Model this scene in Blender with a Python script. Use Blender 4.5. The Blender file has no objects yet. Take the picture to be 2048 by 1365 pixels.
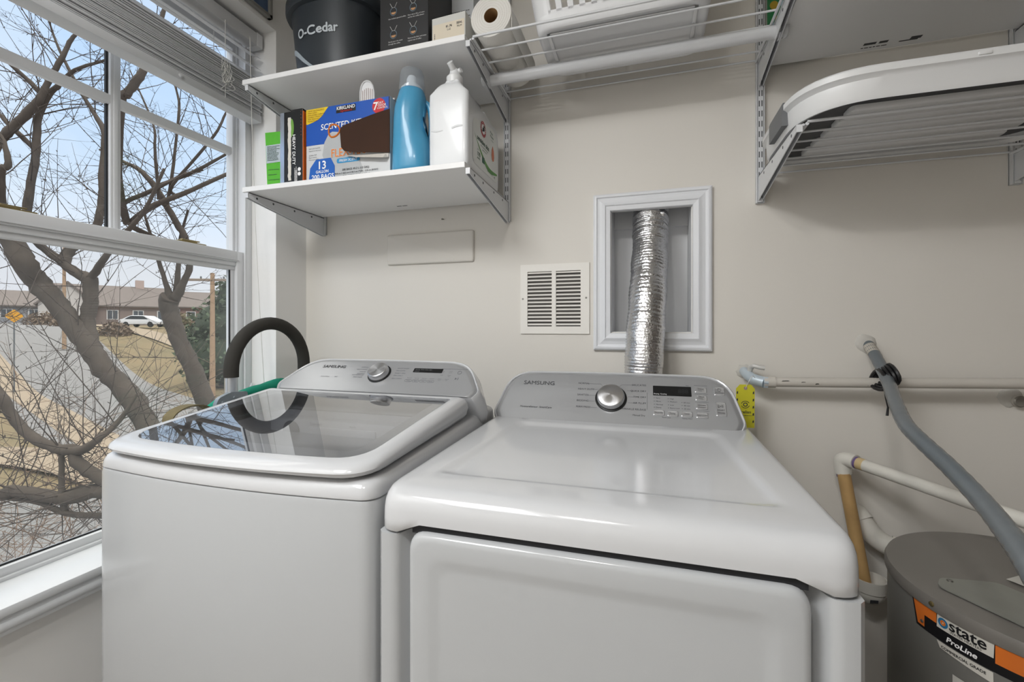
import bpy, bmesh, math, random
from mathutils import Vector, Matrix, noise
S = bpy.context.scene
COL = S.collection
PI = math.pi
R = math.radians

# ------------------------------------------------------------------ camera
W_PX, H_PX, F_PX, HORIZON = 2048.0, 1365.0, 890.0, 657.0
CAM_Z = 1.25
cam_d = bpy.data.cameras.new('camera')
cam = bpy.data.objects.new('camera', cam_d)
COL.objects.link(cam)
cam_d.sensor_width = 36.0
cam_d.lens = F_PX / W_PX * 36.0
cam_d.shift_y = -(H_PX / 2 - HORIZON) / W_PX
cam_d.clip_start = 0.02
cam_d.clip_end = 500
cam.location = (0, 0, CAM_Z)
cam.rotation_euler = (R(90), 0, R(16.9))
S.camera = cam

# ------------------------------------------------------------------ world, lamps, exposure
S.view_settings.view_transform = 'Standard'
S.view_settings.look = 'None'
S.view_settings.exposure = 0.0
S.view_settings.gamma = 1.0
S.view_settings.use_curve_mapping = False


def lin(h):
    h = h.lstrip('#')
    c = [int(h[i:i + 2], 16) / 255 for i in (0, 2, 4)]
    return tuple((v / 12.92 if v <= 0.04045 else ((v + 0.055) / 1.055) ** 2.4) for v in c) + (1.0,)


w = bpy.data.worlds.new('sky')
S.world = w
w.use_nodes = True
nt = w.node_tree
nt.nodes.clear()
o_ = nt.nodes.new('ShaderNodeOutputWorld')
bg = nt.nodes.new('ShaderNodeBackground')
tc = nt.nodes.new('ShaderNodeTexCoord')
sp = nt.nodes.new('ShaderNodeSeparateXYZ')
rp = nt.nodes.new('ShaderNodeValToRGB')
nz = nt.nodes.new('ShaderNodeTexNoise')
nz.inputs['Scale'].default_value = 3.0
nz.inputs['Detail'].default_value = 5.0
mx = nt.nodes.new('ShaderNodeMix')
mx.data_type = 'RGBA'
mr = nt.nodes.new('ShaderNodeMapRange')
mr.inputs[1].default_value = 0.5
mr.inputs[2].default_value = 0.75
mr.inputs[3].default_value = 0.0
mr.inputs[4].default_value = 0.55
nt.links.new(tc.outputs['Generated'], sp.inputs[0])
nt.links.new(tc.outputs['Generated'], nz.inputs['Vector'])
nt.links.new(sp.outputs['Z'], rp.inputs[0])
nt.links.new(nz.outputs['Fac'], mr.inputs[0])
nt.links.new(mr.outputs[0], mx.inputs[0])
nt.links.new(rp.outputs[0], mx.inputs[6])
mx.inputs[7].default_value = lin('f4f7fc')
nt.links.new(mx.outputs[2], bg.inputs[0])
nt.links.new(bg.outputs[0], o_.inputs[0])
els = rp.color_ramp.elements
els[0].position = 0.0
els[0].color = lin('efeff4')
els[1].position = 0.9
els[1].color = lin('fffaf2')
e = els.new(0.10); e.color = lin('eef0f6')
e = els.new(0.24); e.color = lin('d2e4f8')
e = els.new(0.45); e.color = lin('bfdafb')
e = els.new(0.66); e.color = lin('fbf6ee')
# the sky overhead (above what the window shows) is boosted to send more light indoors
sky_boost = nt.nodes.new('ShaderNodeMapRange')
sky_boost.interpolation_type = 'SMOOTHSTEP'
sky_boost.inputs[1].default_value = 0.50
sky_boost.inputs[2].default_value = 0.85
sky_boost.inputs[3].default_value = 1.10
sky_boost.inputs[4].default_value = 3.9
nt.links.new(sp.outputs['Z'], sky_boost.inputs[0])
nt.links.new(sky_boost.outputs[0], bg.inputs[1])


def area(name, loc, size, power, rot=(0, 0, 0), color=(1, 1, 1), shape='DISK', size_y=None):
    d = bpy.data.lights.new(name, 'AREA')
    d.shape = shape
    d.size = size
    if size_y:
        d.size_y = size_y
    d.energy = power
    d.color = color
    ob = bpy.data.objects.new(name, d)
    ob.location = loc
    ob.rotation_euler = rot
    COL.objects.link(ob)
    return ob


# flush ceiling lamp of the laundry room, behind the camera, and a broad soft fill light added to brighten the room
area('ceiling_lamp', (-0.30, -0.60, 2.50), 0.20, 12.0, color=(1.0, 0.98, 0.95))
area('soft_fill_light', (-0.95, -0.60, 2.56), 0.6, 38.0, color=(0.98, 0.992, 1.0), shape='RECTANGLE', size_y=1.0)
# hazy winter sun outdoors, high behind the building
sun_d = bpy.data.lights.new('sun', 'SUN')
sun_d.energy = 1.0
sun_d.angle = R(12)
sun_d.color = (1.0, 0.95, 0.87)
sun = bpy.data.objects.new('sun', sun_d)
sun.rotation_euler = Vector((-0.55, 0.30, -0.78)).to_track_quat('-Z', 'Y').to_euler()
COL.objects.link(sun)

# ------------------------------------------------------------------ materials
MATS = {}


def mat(name, color, rough=0.5, metal=0.0, bump=0.0, bscale=200.0, var=0.0, vscale=8.0, spec=0.5,
        coat=0.0, aniso=0.0, trans=0.0, alpha=1.0, ior=1.45, sss=0.0):
    if name in MATS:
        return MATS[name]
    m = bpy.data.materials.new(name)
    m.use_nodes = True
    n = m.node_tree.nodes
    l = m.node_tree.links
    p = n['Principled BSDF']
    c = lin(color) if isinstance(color, str) else color
    p.inputs['Base Color'].default_value = c
    p.inputs['Roughness'].default_value = rough
    p.inputs['Metallic'].default_value = metal
    p.inputs['Specular IOR Level'].default_value = spec
    p.inputs['Coat Weight'].default_value = coat
    p.inputs['Coat Roughness'].default_value = 0.05
    p.inputs['Anisotropic'].default_value = aniso
    p.inputs['Transmission Weight'].default_value = trans
    p.inputs['IOR'].default_value = ior
    p.inputs['Alpha'].default_value = alpha
    t = n.new('ShaderNodeTexCoord')
    if var > 0:
        z = n.new('ShaderNodeTexNoise')
        z.inputs['Scale'].default_value = vscale
        z.inputs['Detail'].default_value = 6
        h = n.new('ShaderNodeMix')
        h.data_type = 'RGBA'
        h.inputs[6].default_value = tuple(max(0, v * (1 - var)) for v in c[:3]) + (1,)
        h.inputs[7].default_value = tuple(min(1, v * (1 + var)) for v in c[:3]) + (1,)
        l.new(t.outputs['Object'], z.inputs['Vector'])
        l.new(z.outputs['Fac'], h.inputs[0])
        l.new(h.outputs[2], p.inputs['Base Color'])
    if bump > 0:
        z = n.new('ShaderNodeTexNoise')
        z.inputs['Scale'].default_value = bscale
        z.inputs['Detail'].default_value = 3
        b = n.new('ShaderNodeBump')
        b.inputs['Strength'].default_value = bump
        b.inputs['Distance'].default_value = 0.002
        l.new(t.outputs['Object'], z.inputs['Vector'])
        l.new(z.outputs['Fac'], b.inputs['Height'])
        l.new(b.outputs[0], p.inputs['Normal'])
    MATS[name] = m
    return m


def glass(name, tint='ffffff', refl=1.0, body=0.0, body_col='808080', ior=1.5):
    """thin sheet: transparent + fresnel gloss, with an optional dusty diffuse share"""
    if name in MATS:
        return MATS[name]
    m = bpy.data.materials.new(name)
    m.use_nodes = True
    n = m.node_tree.nodes
    l = m.node_tree.links
    n.clear()
    out = n.new('ShaderNodeOutputMaterial')
    tr = n.new('ShaderNodeBsdfTransparent')
    tr.inputs[0].default_value = lin(tint)
    gl = n.new('ShaderNodeBsdfGlossy')
    gl.inputs['Roughness'].default_value = 0.0
    fr = n.new('ShaderNodeFresnel')
    fr.inputs['IOR'].default_value = ior
    mu = n.new('ShaderNodeMath')
    mu.operation = 'MULTIPLY'
    mu.inputs[1].default_value = refl
    ge = n.new('ShaderNodeNewGeometry')
    iv = n.new('ShaderNodeMath')
    iv.operation = 'SUBTRACT'
    iv.inputs[0].default_value = 1.0
    l.new(ge.outputs['Backfacing'], iv.inputs[1])
    m2 = n.new('ShaderNodeMath')
    m2.operation = 'MULTIPLY'
    l.new(fr.outputs[0], m2.inputs[0])
    l.new(iv.outputs[0], m2.inputs[1])
    l.new(m2.outputs[0], mu.inputs[0])
    mix = n.new('ShaderNodeMixShader')
    src = tr.outputs[0]
    if body > 0:
        df = n.new('ShaderNodeBsdfDiffuse')
        df.inputs[0].default_value = lin(body_col)
        mb = n.new('ShaderNodeMixShader')
        mb.inputs[0].default_value = body
        l.new(tr.outputs[0], mb.inputs[1])
        l.new(df.outputs[0], mb.inputs[2])
        src = mb.outputs[0]
    l.new(mu.outputs[0], mix.inputs[0])
    l.new(src, mix.inputs[1])
    l.new(gl.outputs[0], mix.inputs[2])
    l.new(mix.outputs[0], out.inputs[0])
    MATS[name] = m
    return m


WALL = mat('wall_paint', 'e0dcd5', 0.55, bump=0.12, bscale=55, var=0.012, vscale=3)
CEIL = mat('ceiling_paint', 'e8e6e0', 0.7)
TRIM = mat('trim_paint', 'e6e8ec', 0.35, bump=0.05, bscale=40)
VINYL = mat('window_vinyl', 'dddee0', 0.3)
DARKGAP = mat('gasket_and_gap_shade', '26272a', 0.7)
FLOOR = mat('floor_vinyl', 'b4ada5', 0.45, var=0.1, vscale=5)
ENAMEL = mat('white_enamel', 'b4b6b8', 0.16, coat=0.25)
WPLASTIC = mat('white_gloss_plastic', 'c8c9cb', 0.14, coat=0.2)
SILVER = mat('silver_plastic', 'a8a9ab', 0.34, metal=0.4, aniso=0.3)
SILVERD = mat('silver_edge', '8a9098', 0.28, metal=0.7)
CHROME = mat('brushed_chrome', 'd6d6d8', 0.24, metal=1.0, aniso=0.85)
BLACK = mat('black_plastic', '121314', 0.35)
INK = mat('grey_ink', '3c3d40', 0.6)
INKL = mat('light_grey_ink', '6d6f73', 0.6)
WHITEINK = mat('white_ink', 'f2f2f2', 0.6)
MELAMINE = mat('white_melamine', 'efefef', 0.35)
WSTEEL = mat('white_coated_steel', 'dadcdf', 0.3)
WHITEP = mat('white_plastic', 'e4e5e7', 0.35)
PVC = mat('pvc_white', 'dbd8d0', 0.4, var=0.05, vscale=14)

# ------------------------------------------------------------------ mesh helpers


class MB:
    """collects simple shapes and links them as one mesh object"""

    def __init__(self):
        self.v = []
        self.f = []

    def add(self, vs, fs, M=None):
        b = len(self.v)
        if M is not None:
            vs = [M @ Vector(p) for p in vs]
        self.v += [tuple(p) for p in vs]
        self.f += [tuple(i + b for i in q) for q in fs]
        return self

    def box(self, a, b, bev=0.0, seg=2, M=None):
        a, b = Vector(a), Vector(b)
        lo = Vector([min(a[i], b[i]) for i in range(3)])
        hi = Vector([max(a[i], b[i]) for i in range(3)])
        bm = bmesh.new()
        bmesh.ops.create_cube(bm, size=1.0)
        for v in bm.verts:
            v.co = Vector([(lo[i] + hi[i]) / 2 + v.co[i] * (hi[i] - lo[i]) for i in range(3)])
        if bev > 0:
            bev = min(bev, 0.49 * min(hi - lo))
            bmesh.ops.bevel(bm, geom=list(bm.edges), offset=bev, segments=seg, profile=0.5, affect='EDGES')
        bm.verts.index_update()
        self.add([v.co.copy() for v in bm.verts], [[v.index for v in f.verts] for f in bm.faces], M)
        bm.free()
        return self

    def loft(self, loops, cap0=True, cap1=True, M=None, closed=True):
        n = len(loops[0])
        vs = [p for lp in loops for p in lp]
        fs = []
        for k in range(len(loops) - 1):
            for i in range(n if closed else n - 1):
                j = (i + 1) % n
                fs.append((k * n + i, k * n + j, (k + 1) * n + j, (k + 1) * n + i))
        if cap0:
            fs.append(tuple(reversed(range(n))))
        if cap1:
            fs.append(tuple((len(loops) - 1) * n + i for i in range(n)))
        return self.add(vs, fs, M)

    def prism(self, poly, d0, d1, axis='Z', M=None):
        """extrude a 2D polygon along an axis; polygon coords are the two other axes in order"""
        def P(a, b, d):
            return {'Z': (a, b, d), 'Y': (a, d, b), 'X': (d, a, b)}[axis]
        return self.loft([[P(a, b, d0) for a, b in poly], [P(a, b, d1) for a, b in poly]], M=M)

    def tube(self, pts, r, seg=10, cap=True, M=None):
        pts = [Vector(p) for p in pts]
        if len(pts) < 2:
            return self
        rs = r if isinstance(r, (list, tuple)) else [r] * len(pts)
        t0 = (pts[1] - pts[0]).normalized()
        up = Vector((0, 0, 1)) if abs(t0.z) < 0.9 else Vector((1, 0, 0))
        nrm = t0.cross(up).normalized()
        loops = []
        for i, p in enumerate(pts):
            if i == 0:
                t = (pts[1] - pts[0])
            elif i == len(pts) - 1:
                t = (pts[-1] - pts[-2])
            else:
                t = (pts[i + 1] - pts[i]).normalized() + (pts[i] - pts[i - 1]).normalized()
            t = t.normalized() if t.length > 1e-9 else t0
            nrm = (nrm - t * nrm.dot(t))
            nrm = nrm.normalized() if nrm.length > 1e-6 else t.orthogonal().normalized()
            b = t.cross(nrm)
            loops.append([p + (nrm * math.cos(2 * PI * k / seg) + b * math.sin(2 * PI * k / seg)) * rs[i] for k in range(seg)])
        return self.loft(loops, cap, cap, M)

    def lathe(self, prof, seg=32, M=None, cap0=True, cap1=True):
        loops = [[(r * math.cos(2 * PI * k / seg), r * math.sin(2 * PI * k / seg), z) for k in range(seg)] for r, z in prof]
        return self.loft(loops, cap0, cap1, M)

    def poly(self, pts, M=None):
        return self.add(pts, [tuple(range(len(pts)))], M)

    def text(self, s, size, M, align='CENTER', shear=0.0, sx=1.0, warp=None, bold=0.0):
        vs, fs = text_geo(s, align, shear, bold)
        vs = [(x * size * sx, y * size, z) for x, y, z in vs]
        if warp:
            return self.add([warp(x, y, z) for x, y, z in vs], fs)
        return self.add(vs, fs, M)

    def bars(self, M, width, rows, pitch, h, seed=0, align=0.0):
        rnd = random.Random(seed)
        for i in range(rows):
            x = -width * align
            end = x + width * rnd.uniform(.7, 1.0)
            while x < end - h:
                l_ = min(rnd.uniform(1.2, 4.0) * h, end - x)
                self.add([(x, -i * pitch, 0), (x + l_, -i * pitch, 0), (x + l_, -i * pitch + h, 0), (x, -i * pitch + h, 0)], [(0, 1, 2, 3)], M)
                x += l_ + h * .6
        return self

    def build(self, name, m, parent=None, smooth=None):
        me = bpy.data.meshes.new(name)
        me.from_pydata(self.v, [], self.f)
        me.materials.append(m)
        bm = bmesh.new()
        bm.from_mesh(me)
        if smooth != 'flat_text':
            bmesh.ops.recalc_face_normals(bm, faces=bm.faces)
        bm.to_mesh(me)
        bm.free()
        if smooth not in (None, 'flat_text'):
            me.polygons.foreach_set('use_smooth', [True] * len(me.polygons))
            me.set_sharp_from_angle(angle=R(smooth))
        me.update()
        ob = bpy.data.objects.new(name, me)
        COL.objects.link(ob)
        if parent is not None:
            ob.parent = parent
        return ob


_TX = {}


def text_geo(s, align, shear, bold):
    k = (s, align, shear, bold)
    if k not in _TX:
        cu = bpy.data.curves.new('txt', 'FONT')
        cu.body = s
        cu.size = 1.0
        cu.align_x = align
        cu.shear = shear
        cu.resolution_u = 3
        ob = bpy.data.objects.new('txt', cu)
        COL.objects.link(ob)
        dg = bpy.context.evaluated_depsgraph_get()
        me = bpy.data.meshes.new_from_object(ob.evaluated_get(dg))
        vs, fs = [(v.co.x, v.co.y, 0) for v in me.vertices], [tuple(p.vertices) for p in me.polygons]
        if bold:      # heavier strokes: the same glyphs overprinted with small offsets
            n0, f0 = list(vs), list(fs)
            for q, (dx, dy) in enumerate(((1, 0), (-1, 0), (0, 1), (0, -1))):
                vs += [(x + dx * bold, y + dy * bold, (q + 1) * 4e-5) for x, y, _ in n0]
                fs += [tuple(i + len(n0) * (q + 1) for i in f) for f in f0]
        _TX[k] = (vs, fs)
        bpy.data.objects.remove(ob)
        bpy.data.curves.remove(cu)
        bpy.data.meshes.remove(me)
    return _TX[k]


def thing(name, label, cat, loc=(0, 0, 0), rotz=0.0, group=None):
    o = bpy.data.objects.new(name, None)
    o.empty_display_size = 0.05
    o.location = loc
    o.rotation_euler = (0, 0, rotz)
    COL.objects.link(o)
    return tag(o, label, cat, group)


def tag(o, label, cat, group=None):
    o['label'] = label
    o['category'] = cat
    if group:
        o['group'] = group
    return o


def struct(o):
    o['kind'] = 'structure'
    return o


def clone(o, label=None, loc=None, rotz=None, group=None):
    c = o.copy()
    COL.objects.link(c)
    if label:
        c['label'] = label
    if group:
        c['group'] = group
    if loc is not None:
        c.location = loc
    if rotz is not None:
        c.rotation_euler = (0, 0, rotz)
    for ch in list(o.children):
        k = ch.copy()
        COL.objects.link(k)
        k.parent = c
        for g in ch.children:
            q = g.copy()
            COL.objects.link(q)
            q.parent = k
    return c


def fillet(pts, rad, n=6):
    """closed 2D polygon with each corner rounded; constant vertex count"""
    out = []
    m = len(pts)
    for i in range(m):
        p0, p, p1 = Vector(pts[i - 1]), Vector(pts[i]), Vector(pts[(i + 1) % m])
        r = rad[i] if isinstance(rad, (list, tuple)) else rad
        d0, d1 = (p0 - p), (p1 - p)
        k = min(r, d0.length * 0.49, d1.length * 0.49)
        a, b = p + d0.normalized() * k, p + d1.normalized() * k
        for j in range(n + 1):
            t = j / n
            out.append(tuple(a * (1 - t) ** 2 * 0.85 + p * 2 * t * (1 - t) * 1.0 + b * t ** 2 * 0.85 if False else a * (1 - t) ** 2 + p * 2 * t * (1 - t) + b * t ** 2))
    return out


def rrect(w, h, r, n=6, cx=0.0, cy=0.0):
    return fillet([(cx - w / 2, cy - h / 2), (cx + w / 2, cy - h / 2), (cx + w / 2, cy + h / 2), (cx - w / 2, cy + h / 2)], r, n)


def smooth_path(pts, n=8):
    pts = [Vector(p) for p in pts]
    P = [pts[0] * 2 - pts[1]] + pts + [pts[-1] * 2 - pts[-2]]
    out = []
    for i in range(1, len(P) - 2):
        for j in range(n):
            t = j / n
            a, b, c, d = P[i - 1], P[i], P[i + 1], P[i + 2]
            out.append(0.5 * ((2 * b) + (c - a) * t + (2 * a - 5 * b + 4 * c - d) * t * t + (3 * b - a - 3 * c + d) * t ** 3))
    out.append(pts[-1])
    return out


def frame(o, x, y):
    """matrix with the given origin, x axis and y axis (z = x cross y)"""
    x = Vector(x).normalized()
    z = x.cross(Vector(y)).normalized()
    y = z.cross(x)
    return Matrix(((x.x, y.x, z.x, o[0]), (x.y, y.y, z.y, o[1]), (x.z, y.z, z.z, o[2]), (0, 0, 0, 1)))


FRONT = lambda x, y, z: frame((x, y, z), (1, 0, 0), (0, 0, 1))      # faces -Y
RIGHT = lambda x, y, z: frame((x, y, z), (0, 1, 0), (0, 0, 1))      # faces +X

# ------------------------------------------------------------------ room shell
WY = 1.553      # back wall
LX = -1.385     # left wall
RX, BY, CZ = 1.75, -1.95, 2.62
NX0, NX1, NZ0, NZ1 = -0.1184, 0.1391, 1.236, 1.648      # vent recess
WIN0, WIN1, SILL, HEAD = 0.45, 1.393, 0.63, 2.41        # window opening

b = MB()
b.box((LX - 0.2, WY, 0), (NX0, WY + 0.16, CZ)).box((NX1, WY, 0), (RX, WY + 0.16, CZ))
b.box((NX0, WY, 0), (NX1, WY + 0.16, NZ0)).box((NX0, WY, NZ1), (NX1, WY + 0.004, NZ1 + .12)).box((NX0, WY, NZ1 + .12), (NX1, WY + 0.16, CZ))
struct(b.build('wall_back', WALL))
b = MB()
b.box((NX0 - 0.005, WY + 0.150, NZ0 - 0.005), (NX1 + 0.005, WY + 0.175, NZ1 + 0.005))
b.box((NX0 - 0.004, WY + 0.005, NZ0 - 0.004), (NX0 + 0.002, WY + 0.155, NZ1)).box((NX1 - 0.002, WY + 0.005, NZ0), (NX1 + 0.004, WY + 0.155, NZ1))
b.box((NX0, WY + 0.005, NZ0 - 0.004), (NX1, WY + 0.155, NZ0 + 0.002))
b.box((NX0, WY + 0.005, NZ1 + .11), (NX1, WY + 0.155, NZ1 + 0.115)).box((NX0 - .004, WY + .13, NZ1 - .034), (NX1 + .004, WY + .155, NZ1 + .12))
b.box((NX0 - .004, WY + .005, NZ1), (NX0 + .002, WY + .155, NZ1 + .115)).box((NX1 - .002, WY + .005, NZ1), (NX1 + .004, WY + .155, NZ1 + .115)).box((NX0, WY + .004, NZ1), (NX1, WY + .012, NZ1 + .115))
struct(b.build('wall_back_recess', mat('recess_paint', 'e6e7e9', 0.5)))
b = MB()
b.box((LX - 0.2, BY, 0), (LX, WY, SILL - 0.02)).box((LX - 0.2, BY, HEAD), (LX, WY, CZ))
b.box((LX - 0.2, BY, SILL - 0.02), (LX, WIN0, HEAD)).box((LX - 0.2, WIN1, SILL - 0.02), (LX, WY, HEAD))
struct(b.build('wall_left', mat('wall_paint_left', 'efeeec', 0.5, bump=0.1, bscale=55)))
struct(MB().box((RX, BY, 0), (RX + 0.12, WY + 0.16, CZ)).build('wall_right', mat('wall_paint_low_bounce', '6e675f', .6)))  # unseen wall, coloured dark so the right side gets less bounced light
struct(MB().box((LX - 0.2, BY - 0.12, 0), (RX + 0.12, BY, CZ)).build('wall_rear', WALL))
struct(MB().box((LX - 0.2, BY - 0.12, -0.12), (RX + 0.12, WY + 0.16, 0)).build('floor', FLOOR))
struct(MB().box((LX - 0.2, BY - 0.12, CZ), (RX + 0.12, WY + 0.16, CZ + 0.12)).build('ceiling', CEIL))
# stool and apron under the window
b = MB()
b.box((-1.56, WIN0 - 0.05, 0.608), (-1.36, WIN1, 0.631), 0.004)
b.box((LX, WIN0 - 0.04, 0.565), (-1.366, WIN1 - 0.0, 0.609), 0.003).box((LX, WIN0 - 0.04, 0.576), (-1.362, WIN1, 0.598), 0.006)
struct(b.build('trim_1', mat('sill_paint', 'd6d8da', 0.3), smooth=35))
# casing round the vent recess: mitred moulding
b = MB()
prof = [(0, 0), (0, .012), (.005, .016), (.011, .017), (.014, .012), (.02, .011), (.030, .014), (.040, .019), (.043, .015), (.056, .013), (.058, .010), (.058, 0.0)]
x0, x1, z0, z1 = -0.1765, 0.1985, 1.176, 1.706
b.loft([[(x0 + d, WY - h, z0 + d), (x1 - d, WY - h, z0 + d), (x1 - d, WY - h, z1 - d), (x0 + d, WY - h, z1 - d)] for d, h in prof], False, False)
struct(b.build('trim_2', TRIM))
# plaster scars round the pipe holes
for k, (x, z, r) in enumerate(((0.292, 1.115, .022), (0.615, 1.205, .027), (0.945, 1.06, .026))):
    lp = []
    random.seed(k + 3)
    rr = [r * random.uniform(.92, 1.14) for _ in range(20)]
    for s, h in ((1.0, 0.0), (.85, .004), (.5, .006)):
        lp.append([(x + rr[i] * s * math.cos(2 * PI * i / 20), WY - h, z + rr[i] * s * math.sin(2 * PI * i / 20)) for i in range(20)])
    o = struct(MB().loft(lp, False, True).build('trim_%d' % (k + 3), mat('plaster_patch', 'c9c6c0', .8, bump=.6, bscale=120), smooth=40))

# ------------------------------------------------------------------ window
win = bpy.data.objects.new('window_1', None)
win.location = (-1.545, (WIN0 + WIN1) / 2, SILL)
COL.objects.link(win)
struct(win)


def wl(mb):   # world coords -> window local
    mb.v = [(x + 1.545, y - (WIN0 + WIN1) / 2, z - SILL) for x, y, z in mb.v]
    return mb


Y0, Y1 = WIN0 + 0.025, WIN1 - 0.025
b = MB()
for (ya, yb) in ((WIN0, Y0), (Y1, WIN1)):
    b.box((-1.585, ya, .63), (-1.504, yb, HEAD), .002)
    s = 1 if ya < 1 else -1
    yy = Y0 if s == 1 else Y1
    b.box((-1.552, min(yy, yy + s * .008), .63), (-1.546, max(yy, yy + s * .008), HEAD))
    b.box((-1.512, min(yy, yy + s * .006), .63), (-1.504, max(yy, yy + s * .006), HEAD))
b.box((-1.585, Y0, 2.375), (-1.504, Y1, HEAD), .002).box((-1.585, Y0, .63), (-1.504, Y1, .640), .002)
wl(b).build('window_frame', VINYL, win, 35)
b = MB()      # lower sash, nearer the room
LA, LB = -1.548, -1.513
b.box((LA, Y0, .637), (LB, Y0 + .034, 1.547), .003).box((LA, Y1 - .034, .637), (LB, Y1, 1.547), .003)
b.box((LA, Y0 + .03, .637), (LB, Y1 - .03, .662), .003)
b.box((LA, Y0 + .03, 1.506), (LB, Y1 - .03, 1.547), .003)
b.box((LA, Y0 + .03, 1.490), (LB - .006, Y1 - .03, 1.507), .002).box((LA, Y0 + .03, 1.474), (LB - .012, Y1 - .03, 1.491), .002)
for yy, s in ((Y0 + .034, 1), (Y1 - .034, -1)):
    b.box((LA, min(yy, yy + s * .018), .655), (LB - .014, max(yy, yy + s * .018), 1.48), .002)
b.box((LB - .003, Y0 + .03, 1.512), (LB + .004, Y1 - .03, 1.515))
sash = wl(b).build('lower_sash', VINYL, win, 35)
g = MB().box((-1.535, Y0 + .05, .66), (-1.532, Y1 - .05, 1.476))
wl(g).build('glass_pane', glass('window_glass', 'fbfdfe', 0.55), sash)
g = MB().box((-1.533, Y0 + .045, .6605), (-1.526, Y1 - .045, .6655)).box((-1.533, Y1 - .0545, .66), (-1.527, Y1 - .0515, 1.48))
wl(g).build('gasket', DARKGAP, sash)
b = MB()      # upper sash, outer track
UA, UB = -1.586, -1.552
b.box((UA, Y0, 1.49), (UB, Y0 + .020, 2.376), .003).box((UA, Y1 - .020, 1.49), (UB, Y1, 2.376), .003)
b.box((UA, Y0 + .018, 1.492), (UB, Y1 - .018, 1.535), .003).box((UA, Y0 + .018, 2.345), (UB, Y1 - .018, 2.376), .003)
us = wl(b).build('upper_sash', VINYL, win, 35)
g = MB().box((-1.572, Y0 + .015, 1.52), (-1.569, Y1 - .015, 2.355))
wl(g).build('glass_pane', MATS['window_glass'], us)
b = MB()
b.box((-1.580, .936, 1.53), (-1.556, .965, 2.35), .003).box((-1.580, Y0 + .015, 1.931), (-1.557, Y1 - .015, 1.960), .003)
b.box((-1.560, .944, 1.53), (-1.553, .957, 2.35), .002)
wl(b).build('muntin_bars', VINYL, us, 35)
g = MB().box((-1.575, .931, 1.53), (-1.566, .937, 2.35))
wl(g).build('gasket', DARKGAP, us)
g = MB().box((-1.597, Y0 + .01, .64), (-1.596, Y1 - .01, 1.50))
wl(g).build('insect_screen', glass('screen_mesh', 'fbfbfb', 0.0, 0.06, 'f0f0f0'), win)
brass = mat('brass', '9a8b62', .35, metal=.8)
for yc in (.70, 1.163):
    b = MB().box((-1.548, yc - .05, 1.5465), (-1.518, yc + .05, 1.551), .001).box((-1.545, yc - .035, 1.551), (-1.522, yc + .02, 1.556), .002)
    b.box((-1.54, yc - .03, 1.556), (-1.528, yc + .035, 1.560), .002)
    wl(b).build('sash_lock', brass, win, 35)

# ------------------------------------------------------------------ window blind
BX = -1.465
bl = thing('window_blind', 'white slatted blind half raised over the upper window sash', 'blind', (BX, 0.92, 2.05))
bY0, bY1 = 0.47 - 0.92, 1.378 - 0.92
BLW = mat('blind_white', 'd3d4d6', .4)
b = MB().box((-.027, bY0, .292), (.025, bY1, .340), .002).box((-.027, bY1 - .022, .290), (.027, bY1 + .004, .3415), .0015)
b.build('headrail', BLW, bl, 35)
for z in (.178, .218, .262):
    lp = []
    for k in range(9):
        t = k / 8 - .5
        lp.append((t * .05, z + .003 * (1 - 4 * t * t) - t * .024))
    pr = [(x, zz) for x, zz in lp] + [(x, zz - .0025) for x, zz in reversed(lp)]
    MB().loft([[(x, bY0 + .01, zz) for x, zz in pr], [(x, bY1 - .004, zz) for x, zz in pr]]).build('slat', BLW, bl, 40)
random.seed(4)
b = MB()
z = .030
for k in range(24):
    dx = random.uniform(-.003, .003)
    dz = random.uniform(-.0006, .0006)
    b.box((-.026 + dx, bY0 + .006, z + dz), (.025 + dx, bY1 - .002 + random.uniform(-.003, .003), z + .0036 + dz), .0006, 1)
    z += .0054
b.build('slat_stack', BLW, bl, 40)
MB().box((-.029, bY0, 0), (.027, bY1, .028), .004).build('bottom_rail', BLW, bl, 35)
CORD = mat('white_cord', 'e3e2de', .7)
for yc in (-.24, .30):
    b = MB()
    for dx in (-.027, .027):
        b.tube([(dx, yc, .02), (dx, yc, .30)], .0010, 5)
    for k in range(14):
        a0 = random.uniform(-.012, .012)
        zz = random.uniform(.04, .15)
        p = [(.026, yc + a0, zz + .02), (.034 + random.uniform(0, .014), yc + a0 + random.uniform(-.02, .02), zz - .01), (.030, yc + random.uniform(-.022, .022), zz - .03), (.027, yc + a0 * .5, zz)]
        b.tube(smooth_path(p, 4), .0009, 5)
    b.build('ladder_cord', CORD, bl, 60)
b = MB().tube(smooth_path([(.030, .40, .30), (.033, .405, 0), (.05, .41, -.5), (.07, .425, -1.0), (.075, .43, -1.06)], 5), .0014, 6)
b.build('pull_cord', CORD, bl, 60)
for yc in (-.35, .14):
    MB().lathe([(.001, 0), (.007, .002), (.007, .003), (.001, .005)], 14, M=frame((.027, yc, .013), (0, 1, 0), (0, 0, 1))).build('rail_plug', BLW, bl, 40)
b = MB().box((0, -.009, -.012), (.012, .009, .012), .002).tube([(.006, 0, .01), (.014, 0, .022), (.014, 0, .03)], .004, 8).tube([(.006, 0, -.01), (.016, 0, -.02)], .004, 8)
o = tag(b.build('cord_cleat', WHITEP, None, 40), 'small white cord cleat on the window frame beside the hand truck', 'cleat')
o.location = (-1.5035, 1.378, 1.005)

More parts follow.
